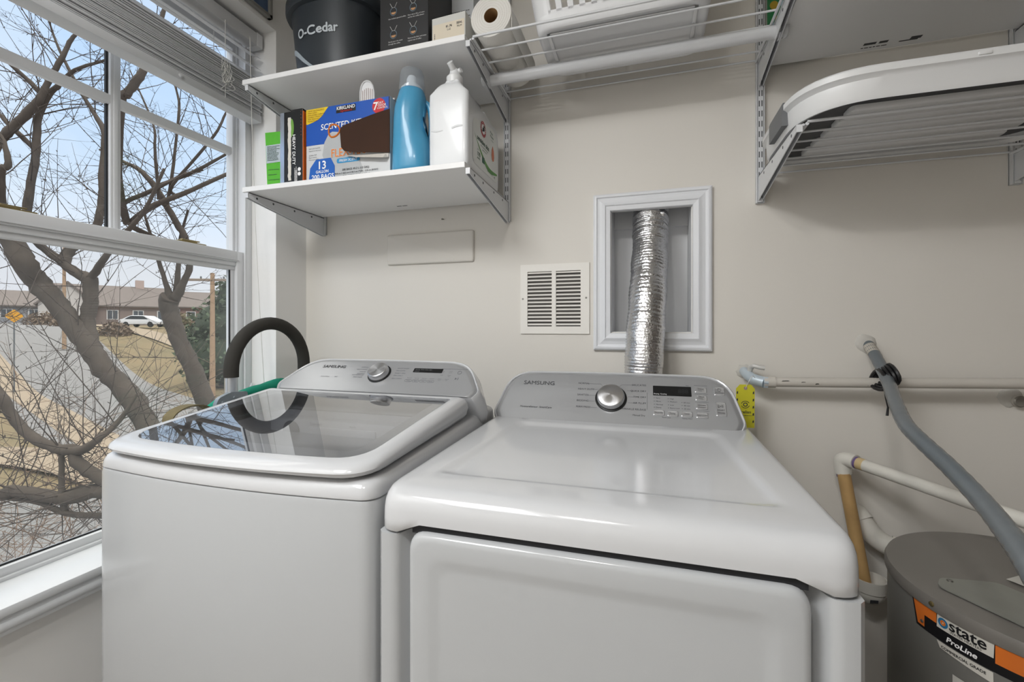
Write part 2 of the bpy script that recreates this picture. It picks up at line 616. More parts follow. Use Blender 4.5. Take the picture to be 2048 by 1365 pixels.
# framed picture above the window
pc = thing('framed_picture', 'dark blue picture with gold shapes in a grey frame above the window', 'picture', (LX, .98, 2.428))
b = MB()
for a in ((-.38, 0, .38, .014), (-.38, .146, .38, .16), (-.38, 0, -.366, .16), (.366, 0, .38, .16)):
    b.box((0, a[0], a[1]), (.018, a[2], a[3]), .002)
b.build('frame', mat('picture_frame', '8d8c88', .4), pc, 35)
m = mat('picture_canvas', '4b5f7d', .5, var=.5, vscale=14)
MB().box((.002, -.368, .012), (.008, .368, .148)).build('canvas', m, pc)
b = MB()
for y, z, s in ((.27, .05, 1), (.32, .1, .9), (.2, .09, .8), (.1, .06, 1), (-.1, .1, 1), (-.2, .05, .9)):
    MB().poly([(.0086, y + s * u, z + s * v) for u, v in ((-.03, 0), (-.012, -.012), (.012, -.016), (.03, .004), (.016, .012), (.02, .026), (-.004, .02), (-.018, .03))]).build('gold_shape', mat('gold_paint', 'd9a948', .5), pc, 'flat_text')

# ------------------------------------------------------------------ appliances


def fillet_sub(pts, rad, sub, n=6):
    """rounded polygon whose straight edges are subdivided sub[i] times (edge i goes from corner i to i+1)"""
    m = len(pts)
    arcs = fillet(pts, rad, n)
    out = []
    for i in range(m):
        arc = arcs[i * (n + 1):(i + 1) * (n + 1)]
        out += arc
        nx = arcs[((i + 1) % m) * (n + 1)]
        for k in range(1, sub[i] + 1):
            t = k / (sub[i] + 1)
            out.append((arc[-1][0] * (1 - t) + nx[0] * t, arc[-1][1] * (1 - t) + nx[1] * t))
    return out


class Face:
    """tilted control face: u across, v up the face, w out of it"""

    def __init__(self, by, bz, dy, dz, cx=0.0):
        L = math.hypot(dy, dz)
        self.v = (dy / L, dz / L)
        self.n = (-dz / L, dy / L)
        self.o = (cx, by, bz)

    def p(self, u, v, w=0.0):
        return (self.o[0] + u, self.o[1] + self.v[0] * v + self.n[0] * w, self.o[2] + self.v[1] * v + self.n[1] * w)

    def M(self, u, v, w=0.0):
        return frame(self.p(u, v, w), (1, 0, 0), (0, self.v[0], self.v[1]))


def console(parent, F, wb, wt, h, r, rear, name='control_panel'):
    def ol(d):
        pts = [(-(wb - .014 + d), -max(d, 0) * .2), (wb - .014 + d, -max(d, 0) * .2), (wb + d, .026), (wt + d, h + d), (0, h + d + .004), (-(wt + d), h + d), (-(wb + d), .026)]
        return fillet(pts, [.004, .004, .012, r, .2, r, .012], 7)

    def lp(d, w):
        return [F.p(u, v, w) for u, v in ol(d)]
    f = MB().loft([lp(0, -.014), lp(0, -.009), lp(-.004, -.0035), (lp(-.011, 0)), lp(-.014, 0.0003)], False, True).build(name, SILVER, parent, 40)
    loops = [lp(-.001, -.016), lp(.001, -.006), lp(.0035, -.0045), lp(.006, -.007), lp(.009, -.02)]
    for d, w in rear:
        loops.append(lp(d, w))
    MB().loft(loops, False, True).build('console_shell', WPLASTIC, parent, 50)
    return f


def knob(parent, F, u, v, r):
    k = MB().lathe([(r * 1.16, 0), (r * 1.16, .002), (r * 1.06, .0022)], 48, M=F.M(u, v, .0004)).build('dial_ring', BLACK, parent, 40)
    k2 = MB().lathe([(r * 1.04, 0), (r * 1.03, .006), (r * .98, .016), (r * .95, .0185), (r * .90, .0195), (.0005, .0195)], 56).build('dial', CHROME, parent, 30)
    k2.matrix_local = F.M(u, v, .001)
    return k2


# radial-brushed cap material for the dials
m = MATS['brushed_chrome']
n_, l_ = m.node_tree.nodes, m.node_tree.links
tg = n_.new('ShaderNodeTangent')
tg.direction_type = 'RADIAL'
tg.axis = 'Z'
l_.new(tg.outputs[0], n_['Principled BSDF'].inputs['Tangent'])


def bow(pts, amt, half):
    return [(x, y - amt * (1 - (x / half) ** 2) * max(0.0, 1 - y / .1) if y < .1 else y) for x, y in pts]


# ---- washing machine
WM = thing('washing_machine', 'white top-load washer with a glass lid beside the window', 'washing machine', (-.788, .655, 0))


def wplan(d, r=.03):
    q = .343 - d
    return bow(fillet_sub([(-q, d), (q, d), (q, .64 - d), (-q, .64 - d)], [r, r, .02, .02], [14, 2, 2, 2]), .024, .343)


MB().loft([[(x, y, z) for x, y in wplan(dd)] for dd, z in ((.004, .03), (.0, .036), (0, .945), (.0015, .9515), (.004, .953))]).build('cabinet', ENAMEL, WM, 40)


def rise(y):
    return .030 * max(0, y) / .6


hole = fillet_sub([(-.272, .045), (.272, .045), (.272, .435), (-.272, .435)], [.07, .07, .05, .05], [14, 2, 2, 2])
lps = [[(x, y, z) for x, y in wplan(dd)] for dd, z in ((.006, .9525), (.001, .955), (.0005, .958))]
for dd, z in ((.003, .970), (.007, .978), (.014, .983), (.026, .985)):
    lps.append([(x, y, z + rise(y)) for x, y in wplan(dd)])
lps.append([(x, y, .985 + rise(y)) for x, y in hole])
lps.append([(x * .985, .24 + (y - .24) * .985, .975 + rise(y)) for x, y in hole])
lps.append([(x * .96, .24 + (y - .24) * .96, .93) for x, y in hole])
MB().loft(lps, False, False).build('top_cover', WPLASTIC, WM, 45)
for s in (-1, 1):
    for yy in (.06, .58):
        MB().lathe([(.02, 0), (.022, .004), (.022, .02), (.012, .032)], 16, M=Matrix.Translation((s * .29, yy, 0))).build('foot', BLACK, WM, 40)
TUBM = mat('tub_steel', '8b8d90', .35, metal=.4)
b = MB().lathe([(.228, .945), (.222, .94), (.215, .925), (.215, .90), (.220, .89), (.220, .55), (.20, .53), (.0005, .53)], 48, M=Matrix.Translation((0, .25, 0)), cap0=False)
tub = b.build('tub', TUBM, WM, 40)
MB().lathe([(.246, .930), (.240, .944), (.230, .944), (.220, .934), (.216, .92)], 48, M=Matrix.Translation((0, .25, 0)), cap0=False, cap1=False).build('balance_ring', mat('ring_grey', '4c4d50', .35), tub, 40)
MB().lathe([(.09, .53), (.085, .56), (.03, .60), (.022, .63), (.0005, .64)], 32, M=Matrix.Translation((0, .245, 0))).build('agitator', mat('agitator_grey', '84868a', .35), tub, 40)
dr = MB().box((-.27, .385, .925), (.27, .43, .990), .006).box((-.13, .380, .935), (.09, .39, .972), .004).build('detergent_drawer', mat('drawer_white', 'd4d5d7', .35), WM, 35)
for u in (-.19, .20):
    MB().lathe([(.028, 0), (.028, .002), (.001, .002)], 24, M=FRONT(u, .3835, .957)).build('drawer_port', mat('port_grey', '8b8d90', .4), dr, 40)
b = MB().text('Detergent', .010, FRONT(-.10, .378, .978), 'CENTER').text('Max fill', .007, FRONT(.02, .378, .978))
b.build('drawer_lettering', INKL, dr, 'flat_text')
# lid
def lplan(d):
    q = .333 - d
    return bow(fillet_sub([(-q, -.004 + d), (q, -.004 + d), (q, .452 - d), (-q, .452 - d)], [.062, .062, .012, .012], [14, 2, 2, 2]), .026, .34)


def lz(y, t):
    lo = .987 + rise(y)
    hi = 1.012 + .058 * (y / .45)
    return lo + (hi - lo) * t


lid_loops = [[(x, y, lz(y, t)) for x, y in lplan(d)] for d, t in ((.02, 0.0), (.012, .02), (.004, .2), (.0, .5), (.002, .72), (.008, .90), (.018, .985), (.030, 1.0), (.036, .985), (.037, .90))]
lid = MB().loft(lid_loops, False, False).build('lid', WPLASTIC, WM, 50)
g0 = [(x, y, lz(y, .985)) for x, y in lplan(.0365)]
g1 = [(x, y, lz(y, .93)) for x, y in lplan(.0365)]
MB().loft([g1, g0]).build('lid_glass', glass('lid_glass', 'f0f1f3', 2.2, 0.0, ior=2.0), lid)
inner = fillet_sub([(-.262, .06), (.262, .06), (.262, .395), (-.262, .395)], [.03, .03, .01, .01], [14, 2, 2, 2])
MB().loft([[(x, y, z - .0012) for x, y, z in g1], [(x, y, lz(y, .93) - .0012) for x, y in inner], [(x, y, lz(y, .93) - .004) for x, y in inner], [(x, y, z - .004) for x, y, z in g1]], False, False).build('glass_border', mat('border_grey', 'a9abad', .4), lid, 30)
MB().loft([[(x, y, lz(y, .93) - .0008) for x, y in rrect(.052, .024, .003, 3, .045, .400)], [(x, y, lz(y, .93) - .005) for x, y in rrect(.052, .024, .003, 3, .045, .400)]]).build('lid_latch', mat('latch_grey', '9b9c9f', .3), lid, 30)
# console
WF = Face(.452, 1.066, .10, .081, .012)
cp = console(WM, WF, .335, .272, .135, .06, ((.014, -.05), (.012, -.09), (.004, -.12), (-.03, -.15)))
b = MB().text('SAMSUNG', .0155, WF.M(-.170, .094, .001), 'CENTER', bold=.014, sx=1.2)
b.build('brand_lettering', mat('brand_ink', '1c1c1e', .5), cp, 'flat_text')
kw = knob(cp, WF, .006, .074, .031)
b = MB()
for s, v in (('NORMAL', .098), ('HEAVY DUTY', .088), ('WHITES', .078), ('BEDDING', .070), ('WATERPROOF', .064), ('PERM PRESS', .055)):
    b.text(s, .0062, WF.M(-.045, v, .0008), 'RIGHT')
b.build('program_lettering', INKL, cp, 'flat_text')
b = MB()
for s, v in (('QUICK WASH', .0975), ('DELICATES', .0875), ('RINSE + SPIN', .077), ('SPIN ONLY', .067), ('SELF CLEAN', .055)):
    b.text(s, .0062, WF.M(.056, v, .0008), 'LEFT')
b.build('program_lettering', INKL, cp, 'flat_text')
b = MB()
b.text('ActiveWave', .0065, WF.M(-.178, .0535, .0008)).text('VRT', .0065, WF.M(-.138, .0535, .0008))
for i, s in enumerate(('Temp', 'Spin', 'Soil', 'Rinse')):
    b.text(s, .0055, WF.M(.113 + i * .024, .0485, .0008)).text('Normal', .0045, WF.M(.113 + i * .024, .060, .0008))
for s, u, v in (('Delay', .21, .091), ('Start', .21, .086), ('Child', .234, .091), ('Lock', .234, .086), ('Soak', .21, .0755), ('Deep', .234, .0755), ('Fill', .234, .070), ('Smart', .21, .060), ('Care', .21, .055), ('Sound', .232, .060), ('Off', .232, .055)):
    b.text(s, .0045, WF.M(u, v, .0008))
b.build('panel_lettering', INKL, cp, 'flat_text')
b = MB()
for i in range(4):
    b.tube([WF.p(.113 + i * .024 + x, .0505 + y, .0008) for x, y in rrect(.021, .009, .0045, 5) + rrect(.021, .009, .0045, 5)[:1]], .0003, 4)
b.tube([WF.p(.201, .103, .0008), WF.p(.285, .103, .0008)], .0003, 4)
b.tube([WF.p(.262 + .006 * math.cos(a), .089 + .006 * math.sin(a), .0008) for a in [2 * PI * i / 20 for i in range(21)]], .0005, 4)
b.poly([WF.p(.256, .060, .0008), WF.p(.256, .069, .0008), WF.p(.262, .0645, .0008)]).poly([WF.p(.264, .060, .0008), WF.p(.266, .060, .0008), WF.p(.266, .069, .0008), WF.p(.264, .069, .0008)])
b.build('panel_lines', INKL, cp)
d = MB().loft([[WF.p(u, v, w_) for u, v in rrect(.094, .0165, .002, 4, .160, .0935)] for w_ in (0, .0012)]).build('display', BLACK, cp, 30)
MB().text('Sensing  Wash  Rinse  Spin', .005, WF.M(.118, .0945, .0016), 'LEFT').text('Lid Lock', .0045, WF.M(.118, .0875, .0016), 'LEFT').build('display_lettering', mat('display_ink', '8d8f92', .5), d, 'flat_text')

# ---- clothes dryer
DM = thing('clothes_dryer', 'white front-load dryer under the foil duct', 'dryer', (-.0865, .65, 0), R(.2))
DM.scale = (1.012, 1, 1)


def dplan(d, rf=.035, rb=.012):
    q = .343 - d * .36
    f = d * 1.10
    return fillet_sub([(-q, f), (q, f), (q, .72), (-q, .72)], [max(rf - d * .2, .01), max(rf - d * .2, .01), rb, rb], [28, 3, 3, 3])


b = MB().box((-.341, .034, .03), (.341, .718, .915), .004)
for s in (-1, 1):
    lp = [(s * .343, .05), (s * .343, .010), (s * .336, .002), (s * .320, 0), (s * .309, .002), (s * .303, .008), (s * .296, .026), (s * .286, .034), (s * .286, .05)]
    b.loft([[(x, y, z) for x, y in lp] for z in (.03, .905, .9085)])
b.box((-.30, .004, .03), (.30, .05, .205), .006)
b.build('cabinet', ENAMEL, DM, 35)
for s in (-1, 1):
    for yy in (.06, .66):
        MB().lathe([(.02, 0), (.022, .004), (.022, .02), (.012, .032)], 16, M=Matrix.Translation((s * .29, yy, 0))).build('foot', BLACK, DM, 40)


def dtop(x, y, h):
    return .911 + h * 1.21 + .010 * max(0, y) / .585 * (h / .058)


def sm(t):
    t = max(0.0, min(1.0, t))
    return t * t * (3 - 2 * t)


lps = []
for dd, h in ((.03, .004), (.003, 0.0), (.0, .002), (.0, .016), (.0008, .030), (.003, .040), (.008, .048), (.016, .0540), (.028, .0572), (.042, .058), (.055, .0582)):
    lp = []
    for x, y in dplan(dd):
        arch = sm((.302 - abs(x)) / .03) * sm((.10 - y) / .04) * max(0.0, 1 - h / .034)
        lp.append((x, y, dtop(x, y, h) + .0165 * arch))
    lps.append(lp)


def drec(d):
    return fillet_sub([(-.292 + d, .095 + d), (.292 - d, .095 + d), (.262 - d, .555 - d), (-.262 + d, .555 - d)], [.03, .03, .03, .03], [28, 3, 3, 3])


lps.append([(x, y, dtop(x, y, .058)) for x, y in drec(0)])
for q_, h_ in ((.006, .0008), (.012, .0026), (.018, .0050), (.024, .0066), (.030, .0072), (.06, .0072)):
    lps.append([(x, y, dtop(x, y, .058) - h_) for x, y in drec(q_)])
MB().loft(lps, False, True).build('top_cover', WPLASTIC, DM, 60)
# door in the recessed front
lps = []
for dd, y in ((.0, .036), (.0, .006), (.0015, .0005), (.005, -.0035), (.012, -.005), (.034, -.005), (.040, -.0044), (.050, -.0015), (.058, -.001)):
    lps.append([(x, y, z) for x, z in fillet_sub([(-.284 + dd, .215 + dd), (.284 - dd, .215 + dd), (.284 - dd, .917 - dd), (-.284 + dd, .917 - dd)], [.03] * 4, [3, 3, 3, 3])])
MB().loft(lps).build('door', ENAMEL, DM, 40)
MB().box((-.282, .008, .912), (.282, .045, .9285)).build('door_shadow_gap', DARKGAP, DM)  # dark box standing in for the shade in the gap above the door
# console
DF = Face(.585, .9895, .105, .122, -.009)
cp = console(DM, DF, .331, .300, .167, .072, ((.010, -.04), (.008, -.075), (-.005, -.10), (-.03, -.115)))
b = MB().text('SAMSUNG', .0185, DF.M(-.2245 + .012, .1185, .001), 'CENTER', bold=.012, sx=1.12)
b.build('brand_lettering', mat('brand_ink_grey', '4a4b4e', .5), cp, 'flat_text')
U = .012
b = MB()
for s, v in (('NORMAL', .1262), ('HEAVY DUTY', .1065), ('SANITIZE', .0867), ('BEDDING', .0672), ('PERM PRESS', .0468)):
    b.text(s, .0078, DF.M(-.1075 + U, v, .0008), 'LEFT')
b.build('program_lettering', INK, cp, 'flat_text')
b = MB()
for s, v in (('DELICATES', .1262), ('QUICK DRY', .1063), ('TIME DRY', .0865), ('AIR FLUFF', .067), ('WRINKLE RELEASE', .0467)):
    b.text(s, .0078, DF.M(.0818 + U, v, .0008), 'RIGHT')
b.build('program_lettering', INK, cp, 'flat_text')
b = MB()
b.text('MoistureSensor  SmartCare', .0082, DF.M(-.2225 + U, .0385, .0008), bold=.012)
b.build('panel_lettering', INK, cp, 'flat_text')
b = MB().text('Manual Dry', .0068, DF.M(.063 + U, .029, .0008)).text('Filter', .004, DF.M(.19 + U, .1315, .0008))
for us, rows in ((.103, (('Very', .0866), ('More', .0765), ('Normal', .0664), ('Damp', .0569))), (.139, (('High', .0859), ('Medium', .0767), ('Low', .0663), ('Extra Low', .0568))), (.1735, (('60 min', .0756), ('40 min', .0662), ('20 min', .0564)))):
    for s, v in rows:
        b.text(s, .0058, DF.M(us + U + .004, v, .0008), 'LEFT').text('.', .016, DF.M(us + U, v + .0012, .0008), 'CENTER')
b.text('Panel Lock', .005, DF.M(.133 + U, .0275, .0008)).text('*Damp Alert', .005, DF.M(.184 + U, .0275, .0008))
b.build('indicator_lettering', INK, cp, 'flat_text')
b = MB()
for u0, v0, u1, v1 in ((-.081, .1285, -.043, .1285), (-.043, .1285, -.036, .119), (-.069, .109, -.05, .109), (-.077, .089, -.055, .089), (-.078, .0695, -.055, .0695), (-.066, .049, -.049, .049),
                       (.05, .1285, .016, .1285), (.016, .1285, .009, .121), (.048, .109, .03, .109), (.05, .089, .034, .089), (.055, .0695, .034, .0695), (.03, .0495, .026, .051),
                       (.0845, .105, .0845, .05), (.207, .1345, .24, .1345), (.207, .1075, .24, .1075), (.207, .0812, .24, .0812), (.207, .0542, .24, .0542)):
    b.tube([DF.p(u0 + U, v0, .0006), DF.p(u1 + U, v1, .0006)], .00035, 4)
b.build('panel_lines', INKL, cp)
knob(cp, DF, -.0125 + U, .081, .0375)
d = MB().loft([[DF.p(u, v, w_) for u, v in rrect(.099, .0315, .0015, 3, .1495 + U, .1131)] for w_ in (0, .001)]).build('display', BLACK, cp, 30)
MB().text('Drying  Cooling', .0052, DF.M(.102 + U, .1005, .0014), 'LEFT').build('display_lettering', WHITEINK, d, 'flat_text')
MB().text('888', .018, DF.M(.178 + U, .107, .0014)).build('display_digits', mat('digit_off', '2b2c2e', .5), d, 'flat_text')
BTN = mat('button_silver', 'c3c4c6', .25, metal=.6)
for u, v, ww, hh, s, fs in ((.2228, .1195, .03, .0165, 'Adjust', .0058), (.2222, .0940, .029, .0158, 'Adjust', .0058), (.2219, .0675, .029, .0168, 'Wrinkle', .0058), (.221, .0405, .029, .0165, 'Smart Care', .0052),
                            (.1142, .0420, .029, .0162, 'Dryness', .0062), (.149, .0413, .0275, .0165, 'Temp.', .0062), (.1837, .0420, .0285, .0158, 'Time', .0062),
                            (.2683, .117, .026, .025, 'POWER', .0062), (.2675, .062, .0255, .0425, 'START', .0062)):
    bt = MB().loft([[DF.p(x, y, w_) for x, y in rrect(ww - 2 * dd, hh - 2 * dd, .0028, 4, u + U, v)] for dd, w_ in ((0, 0), (.0002, .0022), (.0016, .0032), (.003, .0028))]).build('button', BTN, cp, 40)
    t = MB()
    if s == 'POWER':
        t.text(s, fs, DF.M(u + U, v - .0075, .0036))
        t.tube([DF.p(u + U + .0045 * math.sin(a), v + .004 + .0045 * math.cos(a), .0036) for a in [.6 + i * (2 * PI - 1.2) / 16 for i in range(17)]], .0005, 4)
        t.tube([DF.p(u + U, v + .0045, .0036), DF.p(u + U, v + .0095, .0036)], .0005, 4)
    elif s == 'START':
        t.text('START', fs, DF.M(u + U, v - .006, .0036)).text('PAUSE', fs, DF.M(u + U, v - .0145, .0036))
        t.tube([DF.p(u + U - .006, v + .004, .0036), DF.p(u + U - .006, v + .012, .0036), DF.p(u + U + .001, v + .008, .0036), DF.p(u + U - .006, v + .004, .0036)], .0005, 4)
        t.tube([DF.p(u + U + .0025, v + .004, .0036), DF.p(u + U + .0025, v + .012, .0036)], .0005, 4).tube([DF.p(u + U + .005, v + .004, .0036), DF.p(u + U + .005, v + .012, .0036)], .0005, 4)
    elif s in ('Adjust', 'Wrinkle'):
        t.text(s, fs, DF.M(u + U, v + .001, .0036), bold=.01).text({.1195: 'Time +', .0940: 'Time -', .0675: 'Prevent'}[v], fs * .95, DF.M(u + U, v - .0052, .0036))
    else:
        t.text(s, fs, DF.M(u + U, v - .002, .0036))
    t.build('button_lettering', INK, bt, 'flat_text')

# ------------------------------------------------------------------ shelving hardware
SLOT = mat('slot_dark', '55575a', .7)
st_x = (-1.290, -.487, .335, .952)
st_lab = ('white slotted wall standard at the left end of the solid shelves', 'white slotted wall standard between the detergent jug and the foil duct',
          'white slotted wall standard right of the vent recess', 'white slotted wall standard at the right edge behind the folded basket')
for k, x in enumerate(st_x):
    s = thing('shelf_standard', st_lab[k], 'shelf standard', (x, WY, 1.638), group='slotted wall standards')
    b = MB().box((-.0115, -.004, 0), (.0115, 0, .90)).box((-.0115, -.016, 0), (-.009, -.002, .90)).box((.009, -.016, 0), (.0115, -.002, .90)).box((-.0075, -.0155, .002), (.0075, -.013, .90))
    b.build('rail', WSTEEL, s)
    b = MB()
    for i in range(27):
        b.box((-.0052, -.0158, .014 + i * .0315), (-.0022, -.0154, .032 + i * .0315)).box((.0022, -.0158, .014 + i * .0315), (.0052, -.0154, .032 + i * .0315))
    b.build('slot_row', SLOT, s)


def bracket(x, zt, label, L=.362, drop=.074):
    s = thing('shelf_bracket', label, 'shelf bracket', (x, WY - .016, zt), group='white shelf brackets')
    poly = [(0.012, 0), (-L, 0), (-L - .004, -.004), (-L - .002, -.018), (-L + .02, -.022), (-.004, -drop), (.012, -drop)]
    for xx in (-.0065, .0045):
        MB().prism([(p, q) for p, q in poly], xx, xx + .002, 'X').build('side_plate', WSTEEL, s)
    b = MB().box((-.0065, -L, -.0022), (.0065, .01, -.0002)).box((-.0065, -L - .004, -.018), (.0065, -L - .002, -.001))
    b.build('top_flange', WSTEEL, s)
    b = MB()
    for yy in (-.07, -.16, -.26, -.33):
        b.lathe([(.004, 0), (.004, .0004)], 10, M=RIGHT(.0066, yy, -.012)).lathe([(.004, 0), (.004, .0004)], 10, M=frame((-.0066, yy, -.012), (0, -1, 0), (0, 0, 1)))
    b.build('screw_holes', SLOT, s)
    return s


USZ, LSZ = 2.087, 1.725       # shelf top heights
bracket(st_x[0] + .002, USZ - .018, 'white shelf bracket under the left end of the upper solid shelf')
bracket(st_x[0] + .002, LSZ - .018, 'white shelf bracket under the left end of the lower solid shelf')
bracket(st_x[1], USZ - .018, 'white shelf bracket where the upper solid shelf meets the wire shelf')
bracket(st_x[1], LSZ - .018, 'white shelf bracket under the detergent jug end of the lower shelf')
bracket(st_x[2], USZ - .018, 'white shelf bracket at the right end of the clothes rod')
bracket(st_x[2], LSZ - .005, 'white shelf bracket under the left end of the folded basket shelf')
bracket(st_x[3], USZ - .038, 'white shelf bracket under the far right end of the top right shelf')
bracket(st_x[3], LSZ - .005, 'white shelf bracket at the lower right edge below the folded basket')


def board(x0, x1, zt, label, y0=1.170, y1=1.530, th=.0165):
    o = MB().box((x0, y0 - WY, -th), (x1, y1 - WY, 0), .001, 1).build('shelf_board', MELAMINE, None)
    o.location = (0, WY, zt)
    return tag(o, label, 'shelf', 'solid white shelves')


board(-1.306, -.496, USZ, 'upper white shelf carrying the black bucket')
board(-1.306, -.496, LSZ, 'lower white shelf carrying the detergent and bag boxes')
board(.348, 1.45, 2.068, 'white shelf at the top right above the folded basket')
o = MB().bars(frame((.585, 1.497, 2.0513), (1, 0, 0), (0, -1, 0)), .075, 1, .01, .011, 3).bars(frame((.585, 1.512, 2.0513), (1, 0, 0), (0, -1, 0)), .08, 1, .01, .004, 4).box((.672, 1.500, 2.0508), (.715, 1.504, 2.0513)).box((.695, 1.487, 2.0508), (.72, 1.499, 2.0513)).build('printed_stamp', INK, None, 'flat_text')
o.parent = [q for q in COL.objects if q.name.startswith('shelf_board')][2]
o.location = (0, -WY, -2.068)
for zz, nm in ((LSZ, 'lower'),):
    o = MB().bars(frame((-.90, 1.478, LSZ - .0168), (1, 0, 0), (0, -1, 0)), .05, 1, .01, .006, 5).build('printed_stamp', INK, None, 'flat_text')
    o.parent = [q for q in COL.objects if q.name.startswith('shelf_board')][1]
    o.location = (0, -WY, -LSZ)

# wire shelves
def wire_shelf(x0, x1, zt, ys, label, r=.0028):
    s = thing('wire_shelf', label, 'wire shelf', ((x0 + x1) / 2, WY, zt), group='white wire shelves')
    h = (x1 - x0) / 2
    for y in ys:
        MB().tube([(-h, y - WY, -r), (h, y - WY, -r)], r * (1.25 if y == ys[0] else 1), 8).build('wire', WSTEEL, s, 60)
    for sx in (-1, 1):
        b = MB().tube([(sx * h, ys[0] - WY, -r * 2.5), (sx * h, ys[-1] - WY, -r * 2.5)], .004, 8)
        b.tube([(sx * (h + .008), ys[0] - WY, -.009), (sx * (h + .008), ys[-1] - WY, -.009)], .003, 8)
        for yy in (ys[1] - .01, ys[-2] + .01):
            b.tube(smooth_path([(sx * (h + .008), yy - WY - .02, -.009), (sx * (h + .003), yy - WY, -.013), (sx * (h + .008), yy - WY + .02, -.009)], 4), .003, 6)
        b.build('side_rail', WSTEEL, s, 60)
    return s


wire_shelf(-.474, .322, 2.082, (1.178, 1.243, 1.308, 1.372, 1.435, 1.488, 1.537), 'upper wire shelf carrying the laundry basket and paper towels')
wire_shelf(.352, .938, 1.728, (1.175, 1.235, 1.295, 1.355, 1.415, 1.475, 1.538), 'lower wire shelf carrying the folded laundry basket')
cr = thing('clothes_rod', 'round white clothes rod hung under the upper wire shelf', 'clothes rod', (-.075, 1.35, 2.047))
MB().tube([(-.425, 0, 0), (.425, 0, 0)], .0165, 24).build('rod', WSTEEL, cr, 40)
for s in (-1, 1):
    MB().tube([(s * .423, 0, 0), (s * .430, 0, 0)], [.0185, .0185], 24).tube([(s * .430, 0, 0), (s * .434, 0, 0)], [.0195, .017], 24).build('end_cap', WSTEEL, cr, 40)
    MB().tube(smooth_path([(s * .412, 0, .030), (s * .412, .02, .012), (s * .412, .018, -.012), (s * .412, 0, -.019), (s * .412, -.018, -.012)], 5), .0028, 8).build('hook', WSTEEL, cr, 60)


def eloop(cx, cy, rx, ry, z, n=48, p=2.0):
    out = []
    for k in range(n):
        a = 2 * PI * k / n
        c, s = math.cos(a), math.sin(a)
        out.append((cx + rx * math.copysign(abs(c) ** (2 / p), c), cy + ry * math.copysign(abs(s) ** (2 / p), s), z))
    return out


# mop bucket
BK = thing('mop_bucket', 'black oval mop bucket at the left end of the top shelf', 'bucket', (-1.045, 1.352, USZ))
BKM = mat('bucket_plastic', '33383d', .38)
prof = [(.140, .118, 0), (.146, .124, .004), (.155, .134, .10), (.163, .142, .19), (.168, .147, .235), (.182, .160, .237), (.186, .164, .245), (.186, .164, .272), (.182, .160, .276), (.176, .154, .274), (.160, .138, .19), (.140, .118, .012)]
MB().loft([eloop(0, 0, a, c, z, 64, 2.3) for a, c, z in prof]).build('pail', BKM, BK, 40)


def bw(z0, dx=0.0, sl=0.0):
    def f(x, y, o=0.0):
        z = z0 + y + sl * x
        t = z / .235
        rx, ry = .1465 + t * .0225, .1245 + t * .0235
        a = -PI / 2 + (x + dx) / .15
        c, s = math.cos(a), math.sin(a)
        return ((rx + .0012 + o) * math.copysign(abs(c) ** (2 / 2.3), c), (ry + .0012 + o) * math.copysign(abs(s) ** (2 / 2.3), s), z)
    return f


MB().text('O-Cedar', .040, None, 'CENTER', sx=.92, warp=bw(.135, .0), bold=.03).build('brand_lettering', mat('bucket_print', 'c6cdd2', .5), BK, 'flat_text')
f = bw(0.0)
pth = [(-.15, .110), (-.128, .113), (-.105, .106), (-.078, .088), (-.05, .063), (-.015, .034), (.026, .004)]
pth = [tuple(p[:2]) for p in smooth_path([(x, y, 0) for x, y in pth], 6)]
vs, fs = [], []
for i, (x, y) in enumerate(pth):
    wd = .0075 * (.5 + .5 * math.sin(PI * min(1, i / 34 + .15)))
    vs += [f(x - wd * .5, y - wd), f(x + wd * .5, y + wd)]
for i in range(len(pth) - 1):
    fs.append((2 * i, 2 * i + 1, 2 * i + 3, 2 * i + 2))
MB().add(vs, fs).build('printed_arc', mat('bucket_arc', 'a5afb6', .5), BK, 'flat_text')
MB().tube(smooth_path([(.186, 0, .26), (.16, -.08, .32), (0, -.05, .40), (-.16, -.08, .32), (-.186, 0, .26)], 8), .004, 8).build('bail_handle', BKM, BK, 60)

# boxes on the top shelf


def carton(name, label, x0, x1, y0, y1, z0, h, m, rot=0.0, cat='box', bev=.0012):
    t = thing(name, label, cat, ((x0 + x1) / 2, y0, z0), rot)
    hw = (x1 - x0) / 2
    MB().box((-hw, 0, 0), (hw, y1 - y0, h), bev).build('carton', m, t)
    return t, hw


